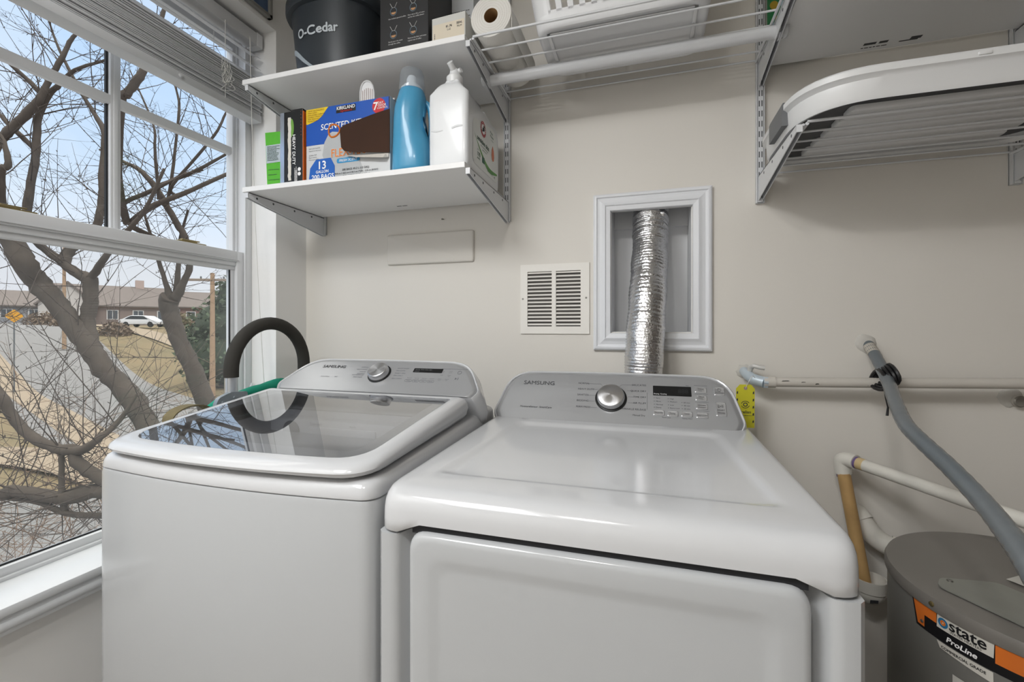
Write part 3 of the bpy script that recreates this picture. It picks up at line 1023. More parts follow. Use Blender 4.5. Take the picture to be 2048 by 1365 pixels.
t, hw = carton('coffee_maker_box', 'tall black carton with diagrams beside the bucket', -.786, -.622, 1.192, 1.36, USZ, .30, mat('carton_black', '232325', .45, var=.1, vscale=30), 0.0)
WI = mat('print_white', 'd8d8d6', .6)
for r_, z in enumerate((.048, .118, .19)):
    for u in (-.035, .032):
        b, b2, b3 = MB(), MB(), MB()      # carafe outlines: cone above, round flask below
        b.tube([(u - .012, -.0006, z + .036), (u - .004, -.0006, z + .022), (u + .004, -.0006, z + .022), (u + .012, -.0006, z + .036)], .0006, 4)
        b2.tube([(u + .011 * math.cos(a), -.0006, z + .010 + .012 * math.sin(a)) for a in [PI * .62 + i * (2 * PI * .88) / 18 for i in range(19)]], .0007, 4)
        la, lb_ = {(0, -.035): ('Slowly pour the water', 'through the coffee'), (0, .032): ('Remove the filter and enjoy', 'a great cup of coffee')}.get((r_, u), ('Use medium ground coffee', '') if u < 0 else ('Pour about 50 g of water', 'and let the coffee bloom'))
        b.text(la, .0055, FRONT(u - .018, -.0007, z - .013), 'LEFT').text(lb_ or ' ', .0055, FRONT(u - .018, -.0007, z - .020), 'LEFT')
        b3.poly([(u + .008 * math.cos(a), -.0006, z + .008 + .007 * math.sin(a)) for a in [PI + i * PI / 8 for i in range(9)]])
        b.build('printed_step', WI, t, 'flat_text')
        b2.build('printed_flask', mat('print_bluegrey', '8299a8', .6), t)
        b3.build('printed_coffee', mat('print_tan', 'b98c62', .6), t, 'flat_text')

t, hw = carton('label_box', 'small white carton with a cream shipping label on the shelf edge', -.613, -.503, 1.195, 1.31, USZ, .083, mat('carton_white', 'cfcfcb', .6), R(-3))
MB().poly([(-.052, -.0006, .002), (.052, -.0006, .002), (.052, -.0006, .062), (-.052, -.0006, .062)]).build('cream_label', mat('label_cream', 'ddd3c0', .6), t, 'flat_text')
b = MB().text('81.76', .009, FRONT(.002, -.001, .047), bold=.02).text('SEAL', .009, FRONT(.036, -.001, .05), bold=.02).text('FILM', .008, FRONT(.036, -.001, .041)).text('LLE', .008, FRONT(.002, -.001, .038))
b.bars(frame((-.044, -.001, .005), (0, 0, 1), (-1, 0, 0)), .04, 1, .01, .002, 7)
b.build('label_lettering', INK, t, 'flat_text')
t, hw = carton('leaflet_box', 'white carton with small blue print standing behind the label box', -.63, -.545, 1.36, 1.42, USZ, .33, mat('carton_pale', 'd5d8dc', .6))
b = MB()
for i in range(9):
    b.bars(FRONT(-.036, -.001, .21 - i * .009), .07, 1, .01, .0026, i)
b.build('fine_print', INKL, t, 'flat_text')
MB().text('Watch to learn', .0085, FRONT(0, -.001, .112), bold=.02).build('blue_lettering', mat('print_blue', '4a78b8', .6), t, 'flat_text')
t, hw = carton('dark_carton', 'dark carton with pale leaves behind the black carton', -.735, -.655, 1.385, 1.45, USZ, .34, mat('carton_dark', '3a3938', .5))
b = MB()
for u, z, a in ((-.01, .16, .3), (.015, .21, -.4), (-.02, .24, .8)):
    c, s = math.cos(a), math.sin(a)
    MB().poly([(u + c * p - s * q, -.0008, z + s * p + c * q) for p, q in ((-.02, 0), (-.008, .007), (.008, .007), (.022, 0), (.008, -.006), (-.008, -.006))]).build('printed_leaf', mat('leaf_pale', 'b9b8a8', .6), t, 'flat_text')

# paper towels: roll lying front to back on the wire shelf
pt = thing('paper_towel_roll', 'white paper towel roll lying on the left end of the wire shelf', 'paper towels', (-.428, 1.20, 2.0835 + .062))
M = frame((0, 0, 0), (1, 0, 0), (0, 0, 1))   # local z -> -Y
M = M @ Matrix.Rotation(PI, 4, 'X')
b = MB().lathe([(.021, 0), (.0605, 0), (.062, .002), (.062, .277), (.0605, .279), (.021, .279)], 48, M=M, cap0=False, cap1=False)
b.box((.0605, .004, -.052), (.0620, .276, .004))
b.build('paper', mat('towel_paper', 'e4e2dd', .85, bump=.35, bscale=260), pt, 40)
b = MB().lathe([(.0212, .0005), (.0205, .0005), (.0195, .002), (.0195, .277), (.0205, .2785), (.0212, .2785)], 32, M=M, cap0=False, cap1=False)
b.build('cardboard_tube', mat('kraft_tube', '8a6a45', .8), pt, 40)
b = MB()
for k in range(5):
    r = .028 + k * .0068
    b.tube([(r * math.cos(a), -.0002, r * math.sin(a)) for a in [2 * PI * i / 40 for i in range(41)]], .00022, 4)
b.build('winding_lines', mat('towel_line', 'c9c2b4', .9), pt)

# laundry basket on the wire shelf
lb = thing('laundry_basket', 'white slotted laundry basket standing on the upper wire shelf', 'basket', (-.073, 1.340, 2.0846))


def bsk(dx, z, r=.05):
    return [(x, y, z) for x, y in fillet_sub([(-.228 - dx, -.125 - dx * .8), (.228 + dx, -.125 - dx * .8), (.228 + dx, .125 + dx * .8), (-.228 - dx, .125 + dx * .8)], [r] * 4, [2, 2, 2, 2], 7)]


BSKM = mat('basket_white', 'e3e4e6', .35)
# floor and lower wall
b = MB().loft([bsk(-.02, .004), bsk(-.012, 0), bsk(-.004, .0015), bsk(.001, .008), bsk(.0065, .036), bsk(.0045, .036), bsk(-.004, .012), bsk(-.02, .008)])
b.box((-.20, -.10, -.0015), (-.19, .10, .002), .001).box((.19, -.10, -.0015), (.20, .10, .002), .001).box((-.20, -.10, -.0015), (.20, -.092, .002), .001)
b.build('base', BSKM, lb, 45)
# slotted walls: strips between slots
b = MB()
def wall_pt(side, s, z, o):
    dx = .006 + (z - .036) * .17 - o
    X, Y = .228 + dx, .125 + dx * .8
    return {'f': (s * (X - .045) / .19, -Y, z), 'b': (s * (X - .045) / .19, Y, z), 'l': (-X, s * (Y - .045) / .085, z), 'r': (X, s * (Y - .045) / .085, z)}[side]
def strip(side, s0, s1, z0, z1):
    vs = []
    for o in (0, .0022):
        for z in (z0, z1):
            for s in (s0, s1):
                vs.append(wall_pt(side, s, z, o))
    b.add(vs, [(0, 1, 3, 2), (4, 6, 7, 5), (0, 4, 5, 1), (2, 3, 7, 6), (0, 2, 6, 4), (1, 5, 7, 3)])
for side, half, n in (('f', .19, 12), ('b', .19, 12), ('l', .085, 5), ('r', .085, 5)):
    stp = 2 * half / n
    for r_, (za, zb) in enumerate(((.030, .046), (.112, .128), (.20, .22))):
        strip(side, -half, half, za, zb)
    for k in range(n + 1):
        c = -half + k * stp
        strip(side, max(-half, c - stp * .24), min(half, c + stp * .24), .04, .118)
        c2 = c + stp / 2
        strip(side, max(-half, c2 - stp * .24), min(half, c2 + stp * .24), .12, .21) if k < n else None
for sx in (-1, 1):
    for sy in (-1, 1):
        lp = []
        for z in (.03, .22):
            dx = .006 + (z - .036) * .17
            X, Y = .228 + dx, .125 + dx * .8
            arc = [(sx * (X - .05 + .05 * math.sin(a)), sy * (Y - .05 + .05 * math.cos(a)), z) for a in [i * PI / 2 / 7 for i in range(8)]]
            inn = [(sx * (X - .05 + .0478 * math.sin(a)), sy * (Y - .05 + .0478 * math.cos(a)), z) for a in [i * PI / 2 / 7 for i in range(7, -1, -1)]]
            lp.append(arc + inn)
        b.loft(lp)
b.build('slotted_wall', BSKM, lb, 40)
MB().loft([bsk(.036, .215), bsk(.042, .218), bsk(.05, .222), bsk(.05, .232), bsk(.036, .232)], False, False).build('rim', BSKM, lb, 45)

# green bag hanging at the gap behind the right-hand standard
gb = thing('snack_bag', 'shiny green bag standing on the left end of the top right shelf', 'bag', (.418, 1.530, 2.0685))
lp = []
random.seed(8)
for i in range(9):
    t = i / 8
    d = .0015 + .010 * math.sin(PI * t) ** .7
    lp.append([(x, yy * d - .014, t * .26) for x, yy in ((-.07, 0), (-.035, -.8), (0, -1), (.035, -.8), (.07, 0), (.035, .8), (0, 1), (-.035, .8))])
MB().loft(lp).build('pouch', mat('bag_green', '1f6a3c', .25, var=.5, vscale=25), gb, 60)
b = MB()
for x, z, s in ((-.052, .075, 1.0), (-.03, .14, .8)):
    b.poly([(x + s * u, -.0275, z + s * v) for u, v in ((-.012, .018), (.008, .026), (.014, .01), (.006, -.008), (0, -.018), (-.006, -.006))])
b.build('printed_drop', mat('bag_blue', '8fb4c4', .4), gb, 'flat_text')
b = MB()
for x, z, s in ((-.038, .105, 1.0), (-.055, .15, .8)):
    b.poly([(x + s * .014 * math.cos(a), -.0272, z + s * .016 * math.sin(a)) for a in [i * PI / 6 for i in range(12)]])
b.build('printed_spot', mat('bag_gold', 'a0861f', .4), gb, 'flat_text')

# ------------------------------------------------------------------ lower shelf
Zs = LSZ + .0005
# green packet
t = thing('green_packet', 'bright green folded packet at the left end of the lower shelf', 'packet', (-1.205, 1.205, Zs), R(4))
b = MB().loft([[(-.028, 0, 0), (.030, 0, 0), (.030, .045, 0), (-.028, .045, 0)], [(-.033, -.002, .15), (.032, -.002, .15), (.032, .045, .15), (-.033, .045, .15)], [(-.036, -.001, .188), (.031, -.002, .186), (.031, .04, .186), (-.036, .04, .188)], [(-.036, .012, .194), (.020, .012, .194), (.02, .018, .194), (-.036, .018, .194)]])
b.build('packet_body', mat('packet_green', '58b530', .5, var=.1, vscale=60), t)
MB().poly([(-.0285, -.0022, .083), (.030, -.0022, .085), (.0305, -.0032, .145), (-.031, -.0032, .143)]).build('text_label', mat('label_greyblue', 'b9c4cc', .5), t, 'flat_text')
b = MB()
for i in range(11):
    b.bars(FRONT(-.025, -.0040, .1375 - i * .0046), .05, 1, .01, .0018, i)
for i in range(3):
    b.bars(FRONT(-.022, -.0022, .06 - i * .017), .045, 1, .01, .0016, i + 20)
b.build('fine_print', mat('ink_dkgreen', '3f5a46', .6), t, 'flat_text')

# black heavy duty bag box
t = thing('heavy_duty_box', 'tall black carton with heavy duty lettering and torn opening strip', 'box', (-1.117, 1.192, Zs))
MB().box((-.050, 0, 0), (.040, .14, .240), .001).box((-.006, .002, .238), (.038, .135, .2465), .002).build('carton', mat('box_black', '1e1f20', .35), t)
MB().poly([(-.0502, -.0006, .001), (-.034, -.0006, .001), (-.034, -.0006, .239), (-.0502, -.0006, .239)]).build('silver_edge', mat('foil_silver', 'b9c3d2', .2, metal=.7), t, 'flat_text')
MB().box((.0402, .0005, .001), (.0425, .138, .236)).build('orange_edge', mat('box_orange', 'd9691f', .5), t)
b = MB()
random.seed(2)
le = [(-.018 + random.uniform(-.0014, .0014), .012 + i * .0065) for i in range(33)]
ri = [(-.006 + random.uniform(-.0014, .0014), .012 + i * .0065) for i in range(33)]
for i in range(32):
    b.add([(le[i][0], -.0009, le[i][1]), (ri[i][0], -.0009, ri[i][1]), (ri[i + 1][0], -.0009, ri[i + 1][1]), (le[i + 1][0], -.0009, le[i + 1][1])], [(0, 1, 2, 3)])
b.build('torn_strip', mat('torn_paper', 'd9d6cd', .8), t, 'flat_text')
MB().poly([(-.004 + .012 * math.cos(a) * .8, -.0008, .185 + .03 * math.sin(a)) for a in [i * PI / 10 for i in range(20)]]).build('leaf_mark', mat('leaf_green', '6fa044', .5), t, 'flat_text')
b = MB().text('HEAVY DUTY', .0165, frame((.0005, -.0011, .162), (0, 0, -1), (1, 0, 0)), 'LEFT', bold=.02)
for i in range(4):
    b.bars(frame((.010 + i * .003, -.0011, .006), (0, 0, 1), (-1, 0, 0)), .05, 1, .01, .0016, i)
b.lathe([(.0062, 0), (.0062, .0002)], 20, M=FRONT(.027, -.0006, .046)).lathe([(.0062, 0), (.0062, .0002)], 20, M=FRONT(.027, -.0006, .031))
b.build('lettering', WHITEINK, t, 'flat_text')
b = MB()
for i in range(8):
    b.lathe([(.0012, 0), (.0012, .0002)], 8, M=FRONT(.034, -.0006, .235 - i * .011))
b.build('dot_row', mat('box_orange_dots', 'b5531a', .5), t, 'flat_text')

# blue kitchen bag box
KX, KY = -1.0695, 1.200
t = thing('kitchen_bag_box', 'blue and white kitchen trash bag carton with an open brown flap', 'box', (KX, KY, Zs))
KW, KH = .3135, .2395
BLUE = mat('box_blue', '1b55b4', .4)
MB().box((0, 0, 0), (KW, .125, KH), .001).build('carton', mat('box_greywhite', 'cfd1d2', .45, var=.06, vscale=10), t)
MB().box((.10, .02, KH - .002), (KW + .003, .12, KH + .004), .001).build('top_flap', mat('carton_board_white', 'dcd3cf', .6), t)
y = -.0006
def K(x, z):
    return (x - KX, z - Zs)
# blue upper field with a sweeping lower edge
edge = [(.306, .150), (.20, .128), (.10, .119), (.0, .1205)]
MB().poly([(.0005, y, KH - .0005), (.0005, y, .1205), (.06, y, .1205), (.115, y, .119), (.17, y, .128), (.24, y, .14), (.3085, y, .15), (.3085, y, KH - .0005)]).build('blue_field', BLUE, t, 'flat_text')
MB().poly([(.3088, y, .10), (.3130, y, .10), (.3130, y, KH - .001), (.3088, y, KH - .001)]).build('dark_edge', mat('box_navy', '20264a', .4), t, 'flat_text')
b = MB()
b.poly([(.0005, y - .0004, KH - .0006), (.0005, y - .0004, .192), (.006, y - .0004, .1905), (.03, y - .0004, .196), (.05, y - .0004, .203), (.064, y - .0004, .213), (.075, y - .0004, .226), (.087, y - .0004, KH - .0006)]).build('yellow_corner', mat('box_yellow', 'e6c62c', .45), t, 'flat_text')
b = MB()
for i, s in enumerate(('ODOR NEUTRALIZING', 'FRESH SCENT', 'EXPANDABLE CAPACITY', 'FLEXIBLE STRENGTH', 'TEAR RESISTANT', 'TECHNOLOGY')):
    b.text(('- ' if i % 2 == 0 or i == 3 else '  ') + s, .0062, FRONT(.003, y - .0009, .2305 - i * .0066), 'LEFT')
b.build('yellow_fine_print', mat('ink_brown', '8a5a20', .6), t, 'flat_text')
MB().poly([(.117, y - .0004, .2125), (.190, y - .0004, .2125), (.190, y - .0004, .234), (.117, y - .0004, .234)]).build('black_nameplate', mat('nameplate_black', '141414', .4), t, 'flat_text')
MB().text('KIRKLAND', .0150, FRONT(.1535, y - .0009, .2222), bold=.02, sx=.95).build('nameplate_lettering', WHITEINK, t, 'flat_text')
MB().text('Signature', .010, FRONT(.1535, y - .0009, .2143), shear=.4, sx=1.2).build('script_lettering', mat('ink_red', 'c4262c', .5), t, 'flat_text')
MB().text('SCENTED KITCHEN', .0270, FRONT(.058, y - .0009, .1655), 'LEFT', bold=.012, sx=.93, shear=.06).build('title_lettering', WHITEINK, t, 'flat_text')
RED = mat('box_red', 'c92a30', .45)
MB().poly([(.274 + .0235 * math.cos(a), y - .0005, .2145 + .0235 * math.sin(a)) for a in [i * PI / 16 for i in range(32)]]).build('red_seal', RED, t, 'flat_text')
MB().text('7', .034, FRONT(.2625, y - .001, .2030), bold=.02).text('DAY', .0100, FRONT(.2705, y - .001, .2200), 'LEFT', bold=.01).text('ODOR', .0100, FRONT(.2705, y - .001, .2118), 'LEFT', bold=.01).text('CONTROL', .0078, FRONT(.2685, y - .001, .2045), 'LEFT', bold=.01).build('seal_lettering', WHITEINK, t, 'flat_text')
# picture of a bag and its drawstring
MB().poly([(.064, y - .0002, .085), (.072, y - .0002, .125), (.088, y - .0002, .150), (.102, y - .0002, .156), (.14, y - .0002, .15), (.18, y - .0002, .12), (.215, y - .0002, .03), (.205, y - .0002, .001), (.10, y - .0002, .001), (.08, y - .0002, .04)]).build('bag_picture', mat('box_bag_grey', 'b4b7b9', .5, var=.12, vscale=18), t, 'flat_text')
ring = [(.106 + .021 * math.cos(a) * (1 + .2 * math.cos(a)), y - .0008, .158 + .020 * math.sin(a)) for a in [i * 2 * PI / 26 for i in range(27)]]
MB().tube(ring, .0028, 6).build('drawstring_picture', mat('box_orange_ring', 'e07a22', .5), t, 60)
MB().text('FLEX-TECH', .0370, FRONT(.0975, y - .001, .0735), 'LEFT', bold=.03, sx=.84).build('flex_outline', WHITEINK, t, 'flat_text')
MB().text('FLEX-TECH', .0370, FRONT(.0975, y - .0015, .0735), 'LEFT', bold=.008, sx=.84).build('flex_lettering', mat('ink_orange', 'e07d25', .5), t, 'flat_text')
PILL = rrect(.086, .0155, .0075, 5, .1625, .0595)
MB().poly([(u, y - .0009, v) for u, v in PILL]).build('scent_pill', mat('box_skyblue', '2f8fc4', .45), t, 'flat_text')
MB().text('FRESH SCENT', .0112, FRONT(.1625, y - .0014, .0555), shear=.15, bold=.01).build('scent_lettering', WHITEINK, t, 'flat_text')
MB().poly([(.0105, y - .0008, .001), (.112, y - .0008, .001), (.112, y - .0008, .046), (.0965, y - .0008, .073), (.040, y - .0008, .073), (.0165, y - .0008, .046)]).build('blue_hexagon', mat('box_midblue', '1f60b8', .4), t, 'flat_text')
MB().text('13', .036, FRONT(.0625, y - .0012, .0405), bold=.02).text('GALLON', .0125, FRONT(.064, y - .0012, .0275), bold=.02).text('200 BAGS', .0205, FRONT(.066, y - .0012, .0085), bold=.02).build('size_lettering', WHITEINK, t, 'flat_text')
b = MB().text('200 BAGS 49.2 L (13 GAL)', .0090, FRONT(.190, y - .0012, .0265), bold=.01).text('90.8 cm X 60.5 cm X 40.3 um (TOP) / 22.8 um (BODY)', .0070, FRONT(.192, y - .0012, .0165), bold=.01).text('35.7 in X 23.8 in X 1.2 mil / 0.9 mil', .0070, FRONT(.192, y - .0012, .0075), bold=.01)
for i, s in enumerate(('EASY GRIP PLASTIC', 'Expands to hold more', '', 'EZ PULL TOP', 'Bag is stretchy', 'More secure hold')):
    b.text(s, .0052, FRONT(.012, y - .0012, .108 - i * .0072), 'LEFT')
b.build('fine_print', INK, t, 'flat_text')
# open flap: brown inside of the board, hinged at the right of the front panel
fl = [(-.934, 1.867), (-.929, 1.815), (-.918, 1.803), (-.880, 1.797), (-.7563, 1.789), (-.7563, 1.923), (-.80, 1.914), (-.918, 1.884), (-.929, 1.878)]
poly = [(x - KX, z - Zs) for x, z in fl]
lp0, lp1 = [], []
for u, v in poly:
    d = (.3132 - u) * .10 + .0025
    lp0.append((u + d * .62, -d - .001, v + d * .1))
    lp1.append((u + d * .62, -d - .003, v + d * .1))
MB().loft([lp0, lp1]).build('open_flap', mat('board_brown', '3a2214', .85, var=.35, vscale=6), t)
o = MB().loft([[(.155, -.006, .072), (.30, -.004, .062), (.31, -.002, .064)], [(.20, -.016, .058), (.300, -.018, .045), (.31, -.004, .05)]], True, True).build('paper_liner', mat('liner_white', 'ccc6bf', .8), t)

# ribbed white tray end standing on the bag box
t = thing('ribbed_tray', 'white ribbed plastic tray standing on end on the kitchen bag box', 'tray', (-.8615, 1.235, Zs + KH + .004))
pr = [(-.026, 0), (.026, 0), (.026, .030), (.022, .056), (.012, .072), (0, .078), (-.012, .076), (-.022, .064), (-.026, .045)]
MB().prism(fillet(pr, .01, 3), 0, .006, 'Y').build('tray_back', WHITEP, t, 30)
b = MB()
for i in range(6):
    u = -.018 + i * .0072
    b.box((u - .0012, -.003, .002), (u + .0012, .001, .055 - abs(u) * .4), .0008)
b.build('ribs', mat('tray_pinkish', 'd9cfcd', .4), t, 40)
pe = fillet(pr, .01, 3)
MB().tube([(u, -.001, v) for u, v in pe] + [(pe[0][0], -.001, pe[0][1])], .0028, 6).build('tray_rim', WHITEP, t, 60)

# blue detergent bottle
t = thing('blue_detergent_bottle', 'blue detergent bottle with a clear dosing cap', 'bottle', (-.6935, 1.226, Zs))
BB = mat('bottle_blue', '4d9cc4', .28, coat=.2)
lv = [(.054, .042, 0, 0, 2.6), (.059, .047, .003, 0, 2.6), (.0605, .049, .012, 0, 2.6), (.0600, .048, .06, 0, 2.5), (.0575, .046, .10, -.002, 2.4), (.0520, .045, .14, -.006, 2.4), (.0490, .045, .17, -.008, 2.3), (.0480, .046, .20, -.006, 2.2), (.046, .044, .222, -.003, 2.1), (.042, .040, .240, -.002, 2.0), (.039, .038, .250, -.002, 2.0), (.036, .036, .256, -.002, 2.0)]
b = MB().loft([eloop(c, 0, a, d, z, 40, p) for a, d, z, c, p in lv])
body = b.build('bottle_body', BB, t, 60)
# waist hollow for the grip and a raised rib
for v in body.data.vertices:
    x, y_, z = v.co
    g = math.exp(-((z - .135) / .04) ** 2) * math.exp(-((x - .045) / .02) ** 2)
    v.co.y += g * .020 * (1 if y_ < 0 else -1)
    g2 = math.exp(-((x + .012 - (z - .15) * .10) / .010) ** 2) * math.exp(-((z - .18) / .06) ** 2)
    if y_ < 0:
        v.co.y -= g2 * .006
MB().tube(smooth_path([(.030, .012, .225), (.048, .020, .208), (.0545, .022, .17), (.0535, .022, .13), (.047, .018, .10), (.036, .01, .088)], 6), .0100, 12).build('handle', BB, t, 60)
MB().lathe([(.036, .254), (.034, .262), (.027, .264), (.025, .272), (.017, .275), (.016, .292), (.011, .302), (.0005, .303)], 28, M=Matrix.Translation((-.002, 0, 0))).build('pour_spout', mat('spout_white', 'e9ecee', .3), t, 40)
MB().lathe([(.040, .252), (.0405, .254), (.0370, .306), (.033, .3165), (.020, .3215), (.0005, .3225), (.0005, .3207), (.019, .3197), (.031, .3150), (.0352, .305), (.0385, .254)], 36, M=Matrix.Translation((-.002, 0, 0)), cap0=False, cap1=False).build('dosing_cap', glass('clear_cap', 'f6f8fa', .8, .10, 'e6ebef', 1.45), t, 40)

# big white detergent jug with a side label
t = thing('white_detergent_jug', 'big white detergent jug with a red round emblem at the shelf end', 'jug', (-.562, 1.197, Zs))
JM = mat('jug_white', 'e4e6e8', .3, coat=.1)
out = [(0, 0), (.29, 0), (.295, .15), (.285, .195), (.262, .217), (.245, .214), (.205, .217), (.165, .222), (.15, .226), (.148, .222), (.115, .216), (.105, .232), (.092, .252), (.074, .266), (.074, .272), (.030, .272), (.030, .266), (.012, .252), (.002, .235), (-.001, .20), (0, .10)]
out = fillet(out, [.012, .012, .05, .03, .02, .01, .02, .01, .005, .005, .02, .02, .02, .01, .002, .002, .01, .02, .03, .05, .05], 4)
prf = [(.0605, .010), (.0625, .004), (.0630, .001), (.0630, 0.0)]
cy, cz_ = .13, .12
lps = []
for hx, ins in [(-.063, .012), (-.060, .005), (-.054, .001), (-.040, 0), (.040, 0), (.054, .001), (.060, .005), (.063, .012)]:
    lps.append([(hx, cy + (p - cy) * (1 - ins / .145), cz_ + (q - cz_) * (1 - ins / .12)) for p, q in out])
# neck is narrower than the body
for i, lp in enumerate(lps):
    nl = []
    for x, p, q in lp:
        k = 1.0
        if q > .222 and p < .12:
            k = max(.36, 1.0 - ((q - .222) / .046) ** .75 * .62)
        nl.append((x * k, p, q))
    lps[i] = nl
MB().loft(lps).build('jug_body', JM, t, 60)
b = MB().lathe([(.024, .268), (.025, .272), (.025, .288), (.021, .291), (.016, .300), (.014, .312), (.0005, .313)], 28, M=Matrix.Translation((0, .052, 0)))
b.tube([(0, .05, .306), (-.002, .032, .316), (-.004, .024, .322)], [.010, .009, .0095], 14).tube([(.006, .055, .304), (.022, .05, .309)], [.008, .0075], 12)
b.build('pour_spout', mat('spout_cream', 'e8e9ea', .3), t, 50)
MB().lathe([(.017, .222), (.0175, .224), (.0175, .238), (.015, .241), (.0005, .2415)], 24, M=Matrix.Translation((.028, .160, 0))).build('vent_cap', mat('cap_white', 'efefec', .35), t, 40)
MB().tube(smooth_path([(-.052, .003, .112), (-.035, .002, .108), (-.015, .003, .110)], 5), .0042, 10).tube(smooth_path([(.014, .003, .112), (.03, .002, .116), (.048, .004, .116)], 5), .0046, 10).build('grip_ridge', JM, t, 60)
X = .0635
def L(yw, zw):   # label coordinates given as distance behind the jug front and height
    return (X + .0004, yw, zw)
b = MB().poly([L(*p) for p in fillet([(.040, .024), (.270, .024), (.262, .180), (.225, .196), (.040, .160)], [.02, .025, .03, .03, .03], 5)])
b.build('side_label', mat('label_white', 'e3e6e4', .4), t, 'flat_text')
cyl_, czl = .128, .156
def disc(r, off, sy=1.0):
    return [(X + off, cyl_ + r * math.cos(a) * 1.0, czl + r * sy * math.sin(a)) for a in [i * PI / 18 for i in range(36)]]
MB().poly(disc(.0245, .0008)).build('emblem_red', mat('emblem_red', 'a8343c', .4), t, 'flat_text')
MB().poly(disc(.0155, .0011)).build('emblem_centre', WHITEINK, t, 'flat_text')
b = MB()
for i, ch in enumerate('ARM & HAMMER'):
    a = PI - (i + .5) / 12 * PI * 1.25 + .39
    c, s = math.cos(a), math.sin(a)
    b.text(ch, .0068, frame((X + .0012, cyl_ + .0178 * c, czl + .0178 * s), (0, s, -c), (0, c, s)), bold=.02)
b.build('emblem_lettering', WHITEINK, t, 'flat_text')
b = MB().tube([(X + .0012, cyl_ - .008, czl - .009), (X + .0012, cyl_ - .004, czl + .001), (X + .0012, cyl_ + .003, czl - .003), (X + .0012, cyl_ + .005, czl + .005)], [.0026, .0036, .0032, .0022], 8)
b.tube([(X + .0012, cyl_ + .005, czl - .004), (X + .0012, cyl_ + .0045, czl + .010)], .001, 6).box((X + .0004, cyl_ + .0005, czl + .008), (X + .002, cyl_ + .0095, czl + .0115))
b.build('emblem_arm', INK, t, 60)
MB().text('sensitive skin', .0215, RIGHT(X + .0009, .128, .1055), bold=.015, sx=.95).build('title_lettering', mat('ink_darkgreen', '2f5c4c', .5), t, 'flat_text')
b = MB().text('free of perfumes & dyes', .0068, RIGHT(X + .0009, .138, .0960)).text('gentle on skin', .0068, RIGHT(X + .0009, .140, .087))
b.text('170', .0180, RIGHT(X + .0009, .088, .0560), bold=.02).text('LOADS', .0075, RIGHT(X + .0009, .088, .0470), bold=.02).text('UP TO', .006, RIGHT(X + .0009, .085, .0735))
b.text('170 FL OZ (1.32 GAL) 5.02 L', .0060, RIGHT(X + .0009, .190, .0430)).text('tested by dermatologists', .0055, RIGHT(X + .0009, .190, .0360)).text('HE', .009, RIGHT(X + .0009, .235, .034), bold=.02)
for i in range(9):
    b.box((X + .0004, .118 + i * .0024, .048), (X + .0009, .1192 + i * .0024 + (i % 3) * .0004, .068))
b.text('More', .012, RIGHT(X + .0009, .205, .172), bold=.01).text('Power', .012, RIGHT(X + .0009, .21, .160), bold=.01).text('to clean', .008, RIGHT(X + .0009, .212, .150))
b.build('label_lettering', mat('ink_green', '44705e', .5), t, 'flat_text')
arc = [(.045, .122), (.08, .098), (.12, .075), (.16, .058), (.20, .052), (.262, .056)]
up = [tuple(p[:2]) for p in smooth_path([(a, c, 0) for a, c in arc], 6)]
lo = [(a, c - .0165 * math.sin(PI * min(1, i / (len(up) - 1)) ** 1.4 * .9)) for i, (a, c) in enumerate(up)]
vs, fs = [], []
for (a, c), (d, e_) in zip(up, lo):
    vs += [(X + .0007, a, c), (X + .0007, d, e_ + .0)]
MB().add(vs, [(2 * i, 2 * i + 1, 2 * i + 3, 2 * i + 2) for i in range(len(up) - 1)]).build('green_swoosh', mat('swoosh_green', '5f9c4a', .45), t, 'flat_text')
MB().poly([(X + .0011, .218 + p, .112 + q) for p, q in ((0, .026), (.010, .010), (.013, -.008), (.009, -.022), (0, -.027), (-.009, -.022), (-.013, -.008), (-.010, .010))]).build('orange_drop', mat('drop_orange', 'd2714a', .45), t, 'flat_text')

# ------------------------------------------------------------------ folded basket on the right wire shelf
fb = thing('folding_basket', 'white folded-flat laundry basket with grey grip on the right wire shelf', 'basket', (.63, 1.31, 1.7295))


def fbl(d, z, r=.15):
    return [(x, y, z) for x, y in fillet_sub([(-.305 - d, -.205 - d), (.305 + d, -.205 - d), (.305 + d, .18 + d), (-.305 - d, .18 + d)], [r, r, .09, .09], [4, 2, 4, 2], 10)]


FBM = mat('folding_basket_white', 'dfe0e1', .35)
MB().loft([fbl(-.016, .006), fbl(-.004, .0), fbl(.0, .008), fbl(.0015, .042), fbl(.006, .047), (fbl(.010, .050)), fbl(.010, .062), fbl(.006, .067), fbl(-.012, .067), fbl(-.016, .062), fbl(-.016, .006)], False, False).build('rim', FBM, fb, 40)
b = MB().loft([fbl(-.010, .017), fbl(-.010, .020)])
b.build('gap_shade_panel', mat('folding_basket_gap_shade', '4a4b4d', .6), fb, 40)  # dark sheet standing in for the shade between rim and ribs
b = MB()
for i in range(5):
    yc = -.116 + i * .057
    x1_ = .22 if i else .23
    x0_ = -.215 + .012 * (4 - i) * .4
    prs = rrect(x1_ - x0_, .052, .016, 6, (x0_ + x1_) / 2, yc)
    b.loft([[(yc * 0 + x, y, .017) for x, y in prs], [(x, y, .007) for x, y in prs], [((x - (x0_ + x1_) / 2) * .985 + (x0_ + x1_) / 2, yc + (y - yc) * .86, .0035) for x, y in prs]])
b.build('ribbed_bottom', FBM, fb, 50)
b = MB()
lp = []
for a in [i / 8 for i in range(9)]:
    yy = -.085 + a * .115
    lp.append([(-.318 + dx, yy, z) for dx, z in ((0, .012), (0, .060), (.003, .068), (.018, .068), (.020, .058), (.022, .012))])
b.loft(lp)
b.build('grip', mat('grip_grey', '6d6f72', .5), fb, 40)
MB().box((-.012, -.2175, .053), (.010, -.212, .060), .002).build('latch_nub', FBM, fb, 40)

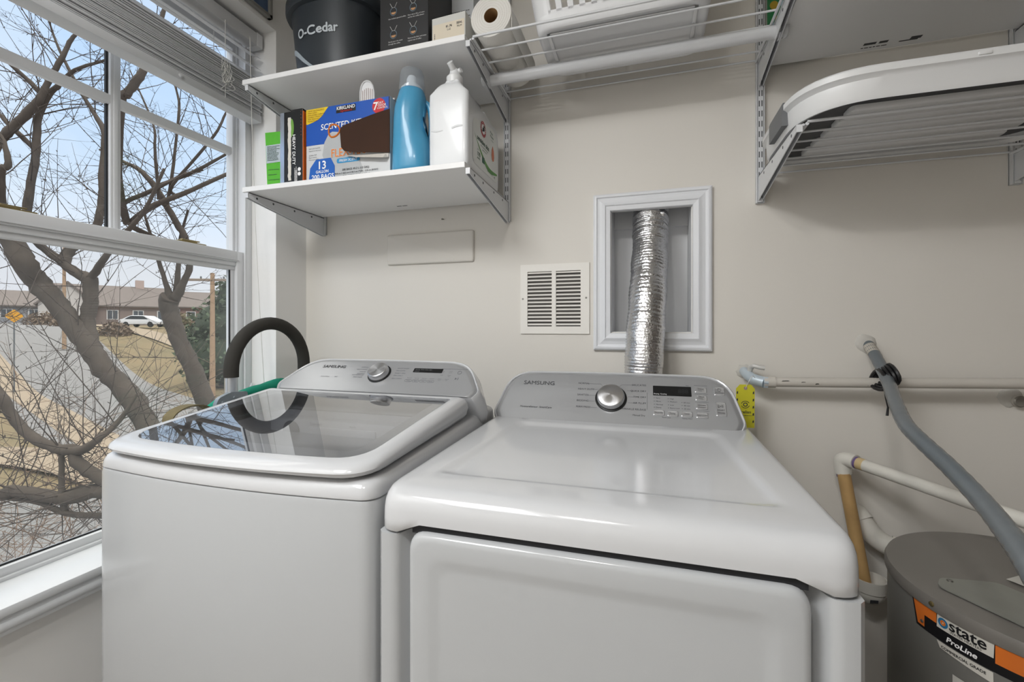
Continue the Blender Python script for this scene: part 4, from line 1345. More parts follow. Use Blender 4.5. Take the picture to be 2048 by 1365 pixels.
# ------------------------------------------------------------------ back wall fittings
t = thing('cover_plate', 'long blank cover plate painted wall colour below the lower shelf', 'cover plate', (-.803, WY, 1.5))
lp = []
for d, h in ((0, 0), (0, .006), (.002, .0095), (.006, .011)):
    lp.append([(x, -h, z) for x, z in rrect(.368 - 2 * d, .118 - 2 * d, .008, 4, 0, .059)])
MB().loft(lp, False, True).build('plate', mat('plate_paint', 'e0dcd5', .5, bump=.05, bscale=60), t, 40)
b = MB()
for x in (-.115, .105):
    b.lathe([(.0032, 0), (.003, .0008), (.0005, .001)], 12, M=FRONT(x, -.011, .010))
b.build('screw_head', MATS['plate_paint'], t, 40)

t = thing('air_grille', 'square cream louvred air grille left of the vent recess', 'vent grille', (-.3147, WY, 1.2305))
GR = mat('grille_paint', 'eeebe5', .4)
b = MB()
gw, gh = .247, .248
b.box((-gw / 2, -.006, 0), (gw / 2, 0, .026)).box((-gw / 2, -.006, gh - .026), (gw / 2, 0, gh))
b.box((-gw / 2, -.006, .026), (-gw / 2 + .026, 0, gh - .026)).box((gw / 2 - .030, -.006, .026), (gw / 2, 0, gh - .026))
b.box((-.0085, -.006, .026), (.0065, 0, gh - .026))
b.build('grille_frame', GR, t, 35)
for i in range(15):
    z = .030 + i * .01315
    b = MB()
    for xa, xb in ((-gw / 2 + .026, -.0085), (.0065, gw / 2 - .030)):
        b.loft([[(x, yy, z + zz) for yy, zz in ((-.0050, .0), (-.0056, .001), (.0030, .0100), (.0038, .0090))] for x in (xa, xb)])
    b.build('louvre', GR, t, 30)
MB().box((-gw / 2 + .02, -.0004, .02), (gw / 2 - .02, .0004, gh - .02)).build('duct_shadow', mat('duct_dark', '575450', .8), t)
b = MB()
for x in (-gw / 2 + .009, gw / 2 - .011):
    b.lathe([(.0036, 0), (.003, .0012), (.0005, .0014)], 12, M=FRONT(x, -.006, gh * .505))
b.build('screw', mat('screw_grey', '8b8a86', .3, metal=.8), t, 40)

o = MB().tube([(0, .004, 0), (0, -.012, -.003)], .0017, 8).tube([(0, -.012, -.003), (0, -.0135, -.0033)], .0032, 10).build('wall_nail', mat('nail_grey', '6e6a64', .5, metal=.5), None, 60)
o.location = (-.745, WY, 1.668)
tag(o, 'small nail in the wall just below the lower shelf', 'nail')

# foil dryer duct
FOIL = mat('foil', 'd6d6d8', .16, metal=1.0, bump=.9, bscale=180)
t = thing('foil_duct', 'crinkled silver foil duct rising from behind the dryer into the wall recess', 'duct', (0, 0, 0))
ax = smooth_path([(.011, 1.622, 1.66), (.011, 1.618, 1.635), (.010, 1.600, 1.59), (.009, 1.578, 1.53), (.006, 1.548, 1.45), (.001, 1.505, 1.35), (-.005, 1.472, 1.25), (-.009, 1.455, 1.17), (-.012, 1.450, 1.09), (-.012, 1.45, .98)], 26)
random.seed(11)
rs = []
for i, p in enumerate(ax):
    base = .0580 - .0022 * math.exp(-((p.z - 1.53) / .03) ** 2) + .001 * math.sin(i * .21)
    rs.append(base + (.0011 if (i % 3) < 1 else -.0006) + random.uniform(-.0006, .0006))
ob = MB().tube(ax, rs, 56).build('duct_hose', FOIL, t, 70)
for v in ob.data.vertices:
    n = noise.noise(v.co * 70) * .0014 + noise.noise(v.co * 160) * .0008
    c = Vector((ax[0].x, ax[0].y, v.co.z))
    v.co += (v.co - c).normalized() * n
ca = [Vector(p) for p in ((.011, 1.6195, 1.638), (.011, 1.616, 1.626))]
MB().tube([ca[0], ca[1]], .0605, 48).box((.035, 1.565, 1.624), (.055, 1.574, 1.640), .002).build('hose_clamp', CHROME, t, 40)
MB().tube([(.011, 1.63, 1.72), (.011, 1.624, 1.66), (.011, 1.622, 1.645)], [.0555, .0555, .0555], 36).build('collar', mat('galvanised', '8f9194', .4, metal=.8), t, 40)

# ------------------------------------------------------------------ pipes on the right
SCUFF = mat('pvc_scuffed', 'c9c4bc', .5, var=.06, vscale=10)
t = thing('water_pipe', 'cream painted water pipe running level along the wall to the right edge', 'pipe', (0, 0, 0))
MB().tube([(.338, 1.487, 1.090), (.615, 1.480, 1.098), (1.25, 1.49, 1.116)], .0142, 20).build('pipe_run', SCUFF, t, 60)
MB().tube([(.332, 1.487, 1.090), (.362, 1.486, 1.0905)], .0168, 20).build('coupling', SCUFF, t, 40)
random.seed(5)
b = MB()
for xx, zz, ln, wd in ((.375, .005, .034, .0016), (.425, .002, .012, .0013), (.46, -.003, .010, .0022), (.53, .007, .005, .0015), (.63, .004, .012, .0012), (.585, -.006, .005, .0014)):
    zc = 1.090 + (xx - .338) * .027
    b.poly([(xx + u * ln, 1.4865 - (xx - .338) * .02 - math.sqrt(max(1e-6, .0144 ** 2 - (zz + v) ** 2)) - .0002, zc + zz + v) for u, v in ((0, -wd), (.4, -wd * .6), (1, -wd * .2), (.9, wd * .8), (.4, wd), (.1, wd * .5))])
b.build('paint_chips', mat('chip_dark', '3c3833', .8), t, 'flat_text')
t2 = thing('shutoff_valve', 'pale angle valve with a lever where the level pipe leaves the wall', 'valve', (.290, WY, 1.118))
VB = mat('valve_pale', 'c3cfd8', .4, metal=.2)
MB().tube(smooth_path([(0, .01, 0), (.004, -.02, -.008), (.018, -.05, -.022), (.044, -.066, -.029)], 6), [.014] * 6 + [.0155] * 6 + [.0165] * 7, 18).build('valve_body', VB, t2, 50)
MB().tube([(.040, -.066, -.0285), (.052, -.0665, -.0285)], .0185, 6).build('valve_nut', VB, t2, 30)
MB().tube([(.010, -.03, -.005), (.013, -.04, .012)], .0075, 10).tube(smooth_path([(.013, -.04, .012), (.018, -.055, .018), (.032, -.06, .015), (.046, -.06, .013)], 4), [.009] + [.0065] * 12, 8).build('lever', mat('lever_white', 'd6d5d2', .5, metal=.2), t2, 50)
# yellow paper tag hung on the valve
t = thing('yellow_tag', 'yellow paper tag with a round eye mark hanging from the angle valve', 'tag', (.276, 1.455, .957))
pr = [(-.0215, 0), (.0215, 0), (.0215, .098), (.013, .108), (-.013, .108), (-.0215, .098)]
TM = frame((0, 0, 0), (1, .10, 0), (0, -.03, 1)) @ Matrix.Scale(1.18, 4)
MB().prism(pr, -.0004, .0004, 'Z', M=TM).build('tag_card', mat('tag_yellow', 'd5cf35', .6), t)
b = MB().lathe([(.0042, .0005), (.0042, .0012), (.0018, .0012)], 16, M=TM @ Matrix.Translation((0, .099, 0)))
b.build('tag_eyelet', mat('eyelet_pink', 'a89089', .5), t)
b = MB()
def arcp(r, a0, a1, cy_):
    return [TM @ Vector((r * math.cos(a), cy_ + r * math.sin(a) * .9, .0008)) for a in [a0 + (a1 - a0) * i / 18 for i in range(19)]]
b.tube(arcp(.0095, .5, 2.9, .058), .0008, 4).tube(arcp(.0095, 3.5, 6.0, .058), .0008, 4).tube(arcp(.0045, 0, 2 * PI, .058), .0012, 4)
b.build('eye_mark', INK, t)
b = MB().text('relian', .0105, TM @ Matrix.Translation((.002, .036, .0008)), bold=.01).bars(TM @ Matrix.Translation((-.012, .030, .0008)), .028, 1, .01, .0012, 2)
for s in (-1, 1):
    for k in range(5):
        b.poly([TM @ Vector((s * .0185 + dx, .012 + k * .018 + dy, .0008)) for dx, dy in ((-.0018, 0), (.0014, .0015), (.0014, .0075), (-.0018, .006))])
b.build('tag_lettering', INK, t, 'flat_text')
MB().tube(smooth_path([TM @ Vector((0, .099, .001)), Vector((.008, -.005, .135)), Vector((.020, .003, .152)), Vector((.030, .02, .146))], 5), .0008, 5).build('string', CORD, t, 60)

# grey flexible conduit
CND = mat('conduit_grey', '656c71', .22, var=.08, vscale=30, coat=.15)
t = thing('flexible_conduit', 'grey flexible conduit leaving the wall and arching down over the water heater', 'conduit', (0, 0, 0))
cp_ = smooth_path([(.620, 1.556, 1.203), (.622, 1.515, 1.172), (.602, 1.4005, 1.1126), (.556, 1.25, 1.0675), (.530, 1.157, 1.044), (.5222, 1.0888, 1.027), (.5200, .9944, 1.0005), (.5081, .8964, .9775), (.4847, .8057, .9650), (.4618, .736, .9580), (.436, .665, .950), (.42, .60, .93)], 10)
MB().tube(cp_, [.0145 + (.0006 if (i % 3) else 0) for i in range(len(cp_))], 20).build('conduit_hose', CND, t, 60)
MB().tube(cp_[2:10], .0152, 18).build('painted_end', mat('conduit_paint', 'b9b3a9', .6, var=.3, vscale=40), t, 60)
tp = thing('tape_strap', 'black tape tying the grey conduit to the level pipe', 'tape strap', (.612, 1.445, 1.118))
TAPE = mat('tape_black', '18181a', .45)
lp = []
for k in range(17):
    a = 2 * PI * k / 16
    lp.append((.004 * math.sin(2 * a), .045 * math.cos(a) - .005, .027 * math.sin(a)))
b = MB()
for off in (-.012, -.004, .004, .012):
    b.tube([(x + off, y, z + off * .6) for x, y, z in lp], .0048, 6)
b.build('tape_wrap', TAPE, tp, 50)
tl = [(-.012, -.04, -.018), (-.010, -.042, -.05), (-.006, -.038, -.075), (-.009, -.04, -.098)]
b = MB()
b.loft([[(x - w_, y, z), (x, y - .002, z), (x + w_, y, z), (x, y + .002, z)] for (x, y, z), w_ in zip(tl, (.006, .005, .0025, .0035))])
b.build('tape_tail', TAPE, tp, 50)

# PVC relief line: white sloping pipe, elbow, stained drop pipe
TAN = mat('pvc_stained', 'c4a06c', .5, var=.32, vscale=16)
t = thing('relief_pipe', 'white sloping PVC pipe with a purple primed elbow and stained drop', 'pipe', (0, 0, 0))
MB().tube([(.548, 1.462, .879), (.70, 1.237, .860), (.90, .94, .838)], .0160, 20).build('sloping_run', PVC, t, 60)
MB().tube([(.5485, 1.461, .879), (.556, 1.450, .878)], .0164, 20, cap=False).build('purple_primer', mat('primer_purple', '6d5a86', .5), t, 60)
MB().tube([(.556, 1.450, .878), (.566, 1.435, .877)], .0163, 20, cap=False).build('stain_band', mat('stain_band', 'cdb68a', .5), t, 60)
MB().tube(smooth_path([(.553, 1.455, .8785), (.543, 1.470, .8795), (.532, 1.482, .875), (.531, 1.484, .860), (.533, 1.484, .838)], 6), .0205, 24).build('elbow', PVC, t, 50)
MB().tube([(.532, 1.478, .840), (.5800, 1.467, .526)], .0160, 20).build('stained_drop', TAN, t, 60)
MB().tube([(.5325, 1.484, .8385), (.534, 1.484, .829)], .0164, 20, cap=False).build('purple_primer', MATS['primer_purple'], t, 60)
b = MB().text('SCH 40 PVC 1120', .0085, frame((.5265, 1.468, .815), (.150, 0, -.988), (.988, 0, .150)), 'LEFT', bold=.02)
b.build('pipe_lettering', INK, t, 'flat_text')
t = thing('drain_cup', 'small white drain cup under the stained drop pipe', 'drain cup', (.589, 1.466, .462))
t.scale = (1.02, 1.02, .95)
MB().lathe([(.010, .030), (.022, .036), (.032, .052), (.034, .062), (.034, .068), (.0375, .070), (.0385, .098), (.039, .104), (.0355, .104), (.0345, .075), (.012, .05)], 32, cap1=False).build('cup', PVC, t, 50)
MB().poly([(-.012, -.0305, .044), (.006, -.0325, .048), (.006, -.0345, .058), (-.012, -.0335, .056)]).build('black_mark', INK, t, 'flat_text')
MB().tube([(0, 0, .045), (0, .004, .034), (0, .02, .028), (0, .095, .026)], .011, 14).build('tail_pipe', PVC, t, 60)
t = thing('drain_elbow', 'large white plastic elbow between the stained pipe and the water heater', 'pipe elbow', (0, 0, 0))
pth = smooth_path([(.588, 1.560, .705), (.590, 1.53, .700), (.602, 1.516, .678), (.625, 1.506, .652), (.66, 1.49, .638), (.74, 1.47, .63), (.82, 1.46, .625)], 8)
MB().tube(pth, .027, 24).build('bend', PVC, t, 60)
for seg_ in (pth[3:12], pth[30:36]):
    MB().tube(seg_, .0305, 24).build('hub', PVC, t, 40)
t = thing('conduit_stub', 'short pipe stub in a chipped hole at the right edge of the wall', 'pipe stub', (.957, WY, 1.053))
MB().tube([(0, .02, 0), (0, -.016, 0)], .015, 20).build('stub', SCUFF, t, 40)
MB().lathe([(.0155, .0165), (.012, .019), (.004, .018), (.0005, .018)], 20, M=FRONT(0, 0, 0)).build('stub_cap', mat('stub_grey', '8d8982', .4, metal=.4), t, 40)

# ------------------------------------------------------------------ water heater
HX, HY, HR, HT = .74, 1.08, .258, .760
t = thing('water_heater', 'short grey cylinder water heater with orange and black label at lower right', 'water heater', (HX, HY, 0))
HG = mat('heater_grey', '7d7c78', .38, metal=.15, var=.04, vscale=5)
MB().lathe([(.22, 0), (.25, .01), (HR - .004, .02), (HR - .004, .737)], 96, cap1=False).build('tank_jacket', HG, t, 40)
MB().lathe([(HR - .006, .7385), (HR, .7365), (HR + .001, .740), (HR + .001, .752), (HR - .002, .759), (HR - .007, .760), (.10, .7615), (.0005, .762)], 96, cap0=False).build('top_cap', mat('heater_top', '7f7b76', .42, metal=.15, var=.10, vscale=7), t, 40)
b = MB()
pl = [(.524, 1.042), (.576, .919), (.70, .86), (.70, 1.00), (.572, 1.078)]
lo = [(x - HX, y - HY, .7625) for x, y in fillet([(.524, 1.036), (.600, .915), (.700, .985), (.640, 1.082), (.545, 1.072)], .012, 3)]
b.loft([lo, [(x, y, .7645) for x, y, z in lo]])
b.build('access_plate', mat('plate_galv', '90918a', .4, metal=.3, var=.12, vscale=20), t, 30)
b = MB()
for x, y in ((.556, 1.062), (.606, .931), (.69, .985)):
    b.lathe([(.005, 0), (.0045, .002), (.001, .0028)], 12, M=Matrix.Translation((x - HX, y - HY, .7645)))
b.build('plate_screw', mat('screw_grey', '8b8a86', .3, metal=.8), t, 40)
for x, y, a in ((.79, 1.27, .3), (.68, 1.075, .6)):
    c, s = math.cos(a), math.sin(a)
    MB().poly([(x - HX + c * p - s * q, y - HY + s * p + c * q, .7652) for p, q in ((0, 0), (.07, 0), (.07, .03), (0, .03))]).build('paper_sticker', mat('sticker_white', 'c8c6c0', .6), t, 'flat_text')


def HP(deg, z, o=0.0):
    r = HR - .004 + o
    return (r * math.cos(R(deg)), r * math.sin(R(deg)), z)


def band(pts_lo, pts_hi, o, n=24):
    """curved label strip: (deg0,z0)-(deg1,z1) lower edge and upper edge"""
    (a0, l0), (a1, l1) = pts_lo
    (b0, h0), (b1, h1) = pts_hi
    vs = []
    for i in range(n + 1):
        q = i / n
        vs += [HP(a0 + (a1 - a0) * q, l0 + (l1 - l0) * q, o), HP(b0 + (b1 - b0) * q, h0 + (h1 - h0) * q, o)]
    return vs, [(2 * i, 2 * i + 2, 2 * i + 3, 2 * i + 1) for i in range(n)]


b = MB()
b.add(*band(((-169.3, .6895), (-115, .6895)), ((-171.8, .7365), (-115, .7365)), .0006))
lab = b.build('label_black', mat('label_black', '17171a', .4), t, 'flat_text')
b = MB().add(*band(((-168.4, .6945), (-165.2, .6945)), ((-170.8, .7350), (-165.2, .7350)), .0012, 8)).add(*band(((-165.3, .7165), (-160, .7165)), ((-165.3, .7350), (-160, .7350)), .0012, 8))
b.build('label_orange', mat('label_orange', 'd8722a', .45), lab, 'flat_text')
MB().add(*band(((-141.2, .7050), (-118, .7050)), ((-141.2, .7350), (-118, .7350)), .0012, 16)).build('label_orange', MATS['label_orange'], lab, 'flat_text')
MB().add(*band(((-159.8, .7120), (-141.6, .7120)), ((-159.6, .7365), (-141.4, .7365)), .0016)).build('label_white', mat('label_white_panel', 'cfccc4', .45), lab, 'flat_text')
MB().add(*band(((-158.6, .6775), (-141.6, .6700)), ((-159.8, .6885), (-141.7, .6885)), .0016)).build('label_strip', MATS['label_white_panel'], lab, 'flat_text')


def hw_(deg0, z0, o):
    return lambda x, y, q=0.0: HP(deg0 + math.degrees(x / HR), z0 + y, o + q)


MB().text('state', .026, None, 'LEFT', sx=1.05, bold=.02, warp=hw_(-155.2, .7195, .0022)).text('WATER HEATERS', .0058, None, 'LEFT', warp=hw_(-154.8, .7142, .0022)).build('label_lettering', mat('ink_black', '1b1b1d', .5), lab, 'flat_text')
MB().text('ProLine', .0130, None, 'LEFT', bold=.03, shear=.2, sx=1.1, warp=hw_(-156.2, .6960, .0022)).build('label_script', WHITEINK, lab, 'flat_text')
MB().text('COMMERCIAL GRADE', .0066, None, 'LEFT', bold=.02, sx=1.0, warp=hw_(-158.0, .6790, .0022)).build('strip_lettering', MATS['ink_black'], lab, 'flat_text')
for nm, r0, r1, mm in (('ring_outer', .0048, .0084, mat('ring_blue', '2f6f9a', .4)), ('ring_inner', .0014, .0044, mat('label_orange', 'd8722a'))):
    vs, fs = [], []
    for i in range(29):
        a = 2 * PI * i / 28
        vs += [HP(-157.3 + math.degrees(r0 * math.cos(a) / HR), .7245 + r0 * math.sin(a), .0023), HP(-157.3 + math.degrees(r1 * math.cos(a) / HR), .7245 + r1 * math.sin(a), .0023)]
    MB().add(vs, [(2 * i, 2 * i + 1, 2 * i + 3, 2 * i + 2) for i in range(28)]).build(nm, mm, lab, 'flat_text')
for a in (-161, -120, -80, 100):
    q = HP(a, .749, .0055)
    MB().lathe([(.0045, 0), (.004, .002), (.001, .003)], 12, M=frame(q, (-math.sin(R(a)), math.cos(R(a)), 0), (0, 0, 1))).build('cap_screw', brass, t, 40)
for a in (-166, -131):
    q = HP(a, .7030, .0022)
    MB().lathe([(.003, 0), (.0027, .0015), (.001, .002)], 10, M=frame(q, (-math.sin(R(a)), math.cos(R(a)), 0), (0, 0, 1))).build('label_rivet', MATS['screw_grey'], t, 40)
b = MB().add(*band(((-154, .52), (-134, .52)), ((-154, .645), (-134, .645)), .0012))
b.build('jacket_sticker', MATS['sticker_white'], t, 'flat_text')

# ------------------------------------------------------------------ folded hand truck between washer and window
HTX = -1.255
t = thing('hand_truck', 'hand truck with a black foam loop handle standing between washer and window', 'hand truck', (HTX, 1.24, 0))
arc = [(0, -.155, 1.095), (0, -.155, 1.11)] + [(0, -.155 * math.cos(a), 1.115 + .152 * math.sin(a)) for a in [PI * i / 24 for i in range(25)]] + [(0, .155, 1.09), (0, .155, 1.06)]
FOAM = mat('foam_black', '35332f', .85, var=.18, vscale=22, bump=.3, bscale=90)
MB().tube(arc, .0215, 20).build('foam_grip', FOAM, t, 60)
ALU = mat('aluminium', 'c9cdd2', .3, metal=.85)
for s in (-1, 1):
    MB().tube([(0, s * .155, .12), (0, s * .155, 1.10)], .0185, 18).build('side_tube', ALU, t, 50)
GALV = mat('galvanised_plate', '9aa1a6', .4, metal=.7, var=.1, vscale=40)
b = MB().prism(fillet([(-.225, 1.005), (-.15, .995), (-.118, 1.02), (-.118, 1.048), (-.18, 1.052), (-.218, 1.040), (-.228, 1.02)], .008, 3), .012, .026, 'X')
b.build('bracket_plate', GALV, t, 40)
b = MB()
for yy, zz in ((-.205, 1.024), (-.165, 1.034)):
    b.lathe([(.006, 0), (.0055, .003), (.001, .004)], 14, M=RIGHT(.026, yy, zz))
b.build('rivet', GALV, t, 40)
MB().tube([(0, -.155, .45), (0, .155, .45)], .012, 12).tube([(0, -.155, .80), (0, .155, .80)], .012, 12).build('cross_bar', ALU, t, 50)
for s in (-1, 1):
    MB().lathe([(.01, -.022), (.075, -.022), (.085, -.012), (.085, .012), (.075, .022), (.01, .022)], 32, M=frame((-.022, s * .115, .085), (1, 0, 0), (0, 0, 1))).build('wheel', mat('tyre_black', '1d1d1e', .8), t, 40)
MB().tube([(-.022, -.12, .085), (-.022, .12, .085)], .008, 10).build('axle', GALV, t, 50)
MB().box((-.01, -.17, 0.001), (.10, .17, .007), .002).build('toe_plate', GALV, t, 40)
b = MB().tube([(0, s * .155, .13) for s in (-1, 1)], .012, 10)
b.build('lower_bar', ALU, t, 50)
# green fabric roll leaning behind the truck
t = thing('green_fabric_roll', 'rolled green fabric lying behind the hand truck by the window sill', 'fabric', (-1.318, 1.22, 1.0))
lp = []
for k in range(22):
    y = -.165 + k * .325 / 21
    zz = .022 + .052 * (k / 21) ** .8
    rr_ = .024 * min(1, .55 + k * .15, .6 + (21 - k) * .18)
    lp.append([(rr_ * 1.1 * math.cos(a) * (1 + .08 * math.sin(3 * a + k * .5)), y, zz - .03 + rr_ * math.sin(a) * (1 + .06 * math.sin(2 * a + k))) for a in [2 * PI * i / 18 for i in range(18)]])
MB().loft(lp).build('cloth', mat('fabric_green', '0f8f74', .8, bump=.25, bscale=300), t, 60)
MB().box((-.03, -.16, -.35), (.03, .16, -.03), .012).build('cloth_drape', MATS['fabric_green'], t, 40)
# tan tape reel beside the sill
t = thing('webbing_strap', 'tan webbing strap loop with a white paper tag by the window glass', 'strap', (-1.30, .985, .955))
STR = mat('webbing_tan', '756a4c', .8, var=.15, vscale=60)
lp = []
for k in range(25):
    a = PI * (1.08 - 1.16 * k / 24)
    ca, sa = math.cos(a), math.sin(a)
    y, z = .062 * ca, .032 + .034 * max(-.6, sa)
    lp.append([(x, y + n_ * ca, z + n_ * sa) for x, n_ in ((-.02, -.0018), (.02, -.0018), (.02, .0018), (-.02, .0018))])
MB().loft(lp).build('strap_loop', STR, t, 60)
MB().box((-.025, -.07, -.325), (.025, .06, .012), .008).build('strap_bundle', STR, t, 40)
MB().prism([(-.045, .012), (.012, .016), (.02, .045), (-.02, .052)], .0222, .0232, 'X').build('paper_tag', mat('paper_white', 'e3e2de', .7), t)

# ================================================================== outdoors
GROUND = -3.05


def terr(x, y):
    d = math.hypot(x, y)
    s = sm((d - 38) / 36)
    return GROUND + 4.4 * s + max(0, d - 74) * .02


b = MB()
NA, rs_ = 60, [2.2, 4, 6, 8, 10, 13, 16, 20, 25, 30, 36, 40, 44, 48, 52, 56, 60, 64, 68, 72, 80, 95, 115, 150]
loops = []
for r in rs_:
    lp = []
    for k in range(NA + 1):
        a = R(95) + R(110) * k / NA
        x, y = r * math.cos(a) - 1.8, r * math.sin(a)
        lp.append((x, y, terr(x, y) + .06 * noise.noise(Vector((x * .3, y * .3, 0)))))
    loops.append(lp)
b.loft(loops, False, False, closed=False)
GRASS = mat('winter_grass', 'a39468', .95, var=.35, vscale=.35)
n = GRASS.node_tree.nodes
mixn = [q for q in n if q.type == 'MIX'][0]
mixn.inputs[6].default_value = lin('5f5a42')
mixn.inputs[7].default_value = lin('877355')
noi = [q for q in n if q.type == 'TEX_NOISE'][0]
noi.inputs['Detail'].default_value = 9
o = b.build('lawn', GRASS, None, 60)
o['kind'] = 'structure'


def strip(name, pts, width, m, lift):
    pts = smooth_path([Vector((x, y, 0)) for x, y in pts], 10)
    vs = []
    for i, p in enumerate(pts):
        t = (pts[min(i + 1, len(pts) - 1)] - pts[max(0, i - 1)]).normalized()
        s = Vector((-t.y, t.x, 0))
        for k in range(5):
            q = p + s * width * (k / 4 - .5)
            vs.append((q.x, q.y, terr(q.x, q.y) + lift))
    fs = [(i * 5 + k, i * 5 + k + 1, i * 5 + k + 6, i * 5 + k + 5) for i in range(len(pts) - 1) for k in range(4)]
    o = MB().add(vs, fs).build(name, m, None, 60)
    o['kind'] = 'structure'
    return o


ASPH = mat('asphalt', '7c7a78', .9, var=.10, vscale=1.2)
CONC = mat('sidewalk_concrete', '92836f', .9, var=.08, vscale=1.5)
strip('road', [(-9, 13.5), (-14.3, 13.6), (-21.2, 14.5), (-36.8, 20.5), (-63.7, 31.0), (-101, 43)], 7.0, ASPH, .10)
strip('sidewalk', [(-9.5, 8.2), (-13.1, 9.2), (-16.2, 10.3), (-21.2, 12.0), (-29.3, 14.9), (-41.7, 19.2), (-54, 23)], 1.3, CONC, .12)
strip('sidewalk_path', [(-24.3, 7.9), (-20.6, 9.2), (-15.6, 9.1), (-11.5, 8.1), (-9.0, 8.4)], 1.6, CONC, .13)
strip('kerb_path', [(-30, 28), (-45, 34), (-62, 38), (-80, 46)], 2.2, CONC, .12)
o = MB().add([(-19, 5.0, GROUND + .09), (-14.5, 7.4, GROUND + .09), (-6.5, 9.2, GROUND + .09), (-2.0, 6.0, GROUND + .09), (-2.0, -1, GROUND + .09), (-19, -4, GROUND + .09)], [(0, 5, 4, 3, 2, 1)]).build('parking_lot', mat('asphalt_lot', '777674', .9, var=.06, vscale=2.5), None)
o['kind'] = 'structure'

BARK = mat('bark', '50473f', .9, var=.35, vscale=9, bump=.8, bscale=40)
TWIG = mat('twig_bark', '4a413b', .9)


def limb_mesh(mb, pts, seg=10):
    P = [Vector(p[:3]) for p in pts]
    Rr = [p[3] for p in pts]
    n = 5
    path = smooth_path(P, n)
    rad = []
    for i in range(len(path)):
        q = i / n
        a = min(int(q), len(Rr) - 2)
        t = q - a
        rad.append((Rr[a] * (1 - t) + Rr[a + 1] * t) * random.uniform(.93, 1.07))
    path = [p + Vector((random.uniform(-1, 1), random.uniform(-1, 1), random.uniform(-1, 1))) * r * .10 for p, r in zip(path, rad)]
    mb.tube(path, rad, seg)
    return path, rad


def twig(mb, p, d, L, r, depth, droop, wob=.22):
    n = max(4, int(L / .11))
    pts = [p.copy()]
    dirs = [d.copy()]
    step = L / n
    for i in range(n):
        d = (d + Vector((random.uniform(-1, 1), random.uniform(-1, 1), random.uniform(-1, 1))) * wob * .5 + Vector((0, 0, droop)) * .06).normalized()
        p = p + d * step
        pts.append(p.copy())
        dirs.append(d.copy())
    mb.tube(pts, [r * (1 - .78 * i / n) for i in range(n + 1)], 4, cap=False)
    for i in range(1, n):       # buds and spurs
        if random.random() < .5:
            s = dirs[i].orthogonal().normalized()
            s.rotate(Matrix.Rotation(random.uniform(0, 6.28), 3, dirs[i]))
            mb.tube([pts[i], pts[i] + (s + dirs[i] * .7).normalized() * random.uniform(.012, .03)], [r * .8, r * .5], 4)
    if depth > 0:
        for k in range(random.randint(1, 3)):
            i = random.randint(1, n - 1)
            s = dirs[i].orthogonal().normalized()
            s.rotate(Matrix.Rotation(random.uniform(0, 6.28), 3, dirs[i]))
            nd = (dirs[i] * random.uniform(.6, 1.2) + s).normalized()
            twig(mb, pts[i], nd, L * random.uniform(.35, .65), r * .6, depth - 1, droop, wob)


def tree(label, limbs, seed, ntw, droop, tl=(.4, 1.3), r0=.0048, up=.5):
    random.seed(seed)
    t = thing('tree', label, 'tree', (limbs[0][0][0], limbs[0][0][1], GROUND), group='bare winter trees outside the window')
    ox, oy, oz = t.location
    b = MB()
    paths = []
    for L in limbs:
        L = [(x - ox, y - oy, z - oz, r) for x, y, z, r in L]
        paths.append(limb_mesh(b, L, 12 if L[0][3] > .05 else 8))
    b.build('trunk_and_limbs', BARK, t, 70)
    tw = MB()
    tot = sum(len(p) for p, _ in paths)
    for p, r in paths:
        for _ in range(max(1, int(ntw * len(p) / tot))):
            i = random.randint(0, len(p) - 2)
            if r[i] > .06 and random.random() < .6:
                continue
            d = (p[i + 1] - p[i]).normalized()
            s = d.orthogonal().normalized()
            s.rotate(Matrix.Rotation(random.uniform(0, 6.28), 3, d))
            nd = (d * random.uniform(-.1, .9) + s + Vector((0, 0, up)) * random.uniform(0, 1)).normalized()
            twig(tw, p[i].copy(), nd, random.uniform(*tl), min(r[i] * .6, r0), 2, droop)
    tw.build('twigs', TWIG, t, None)
    return t


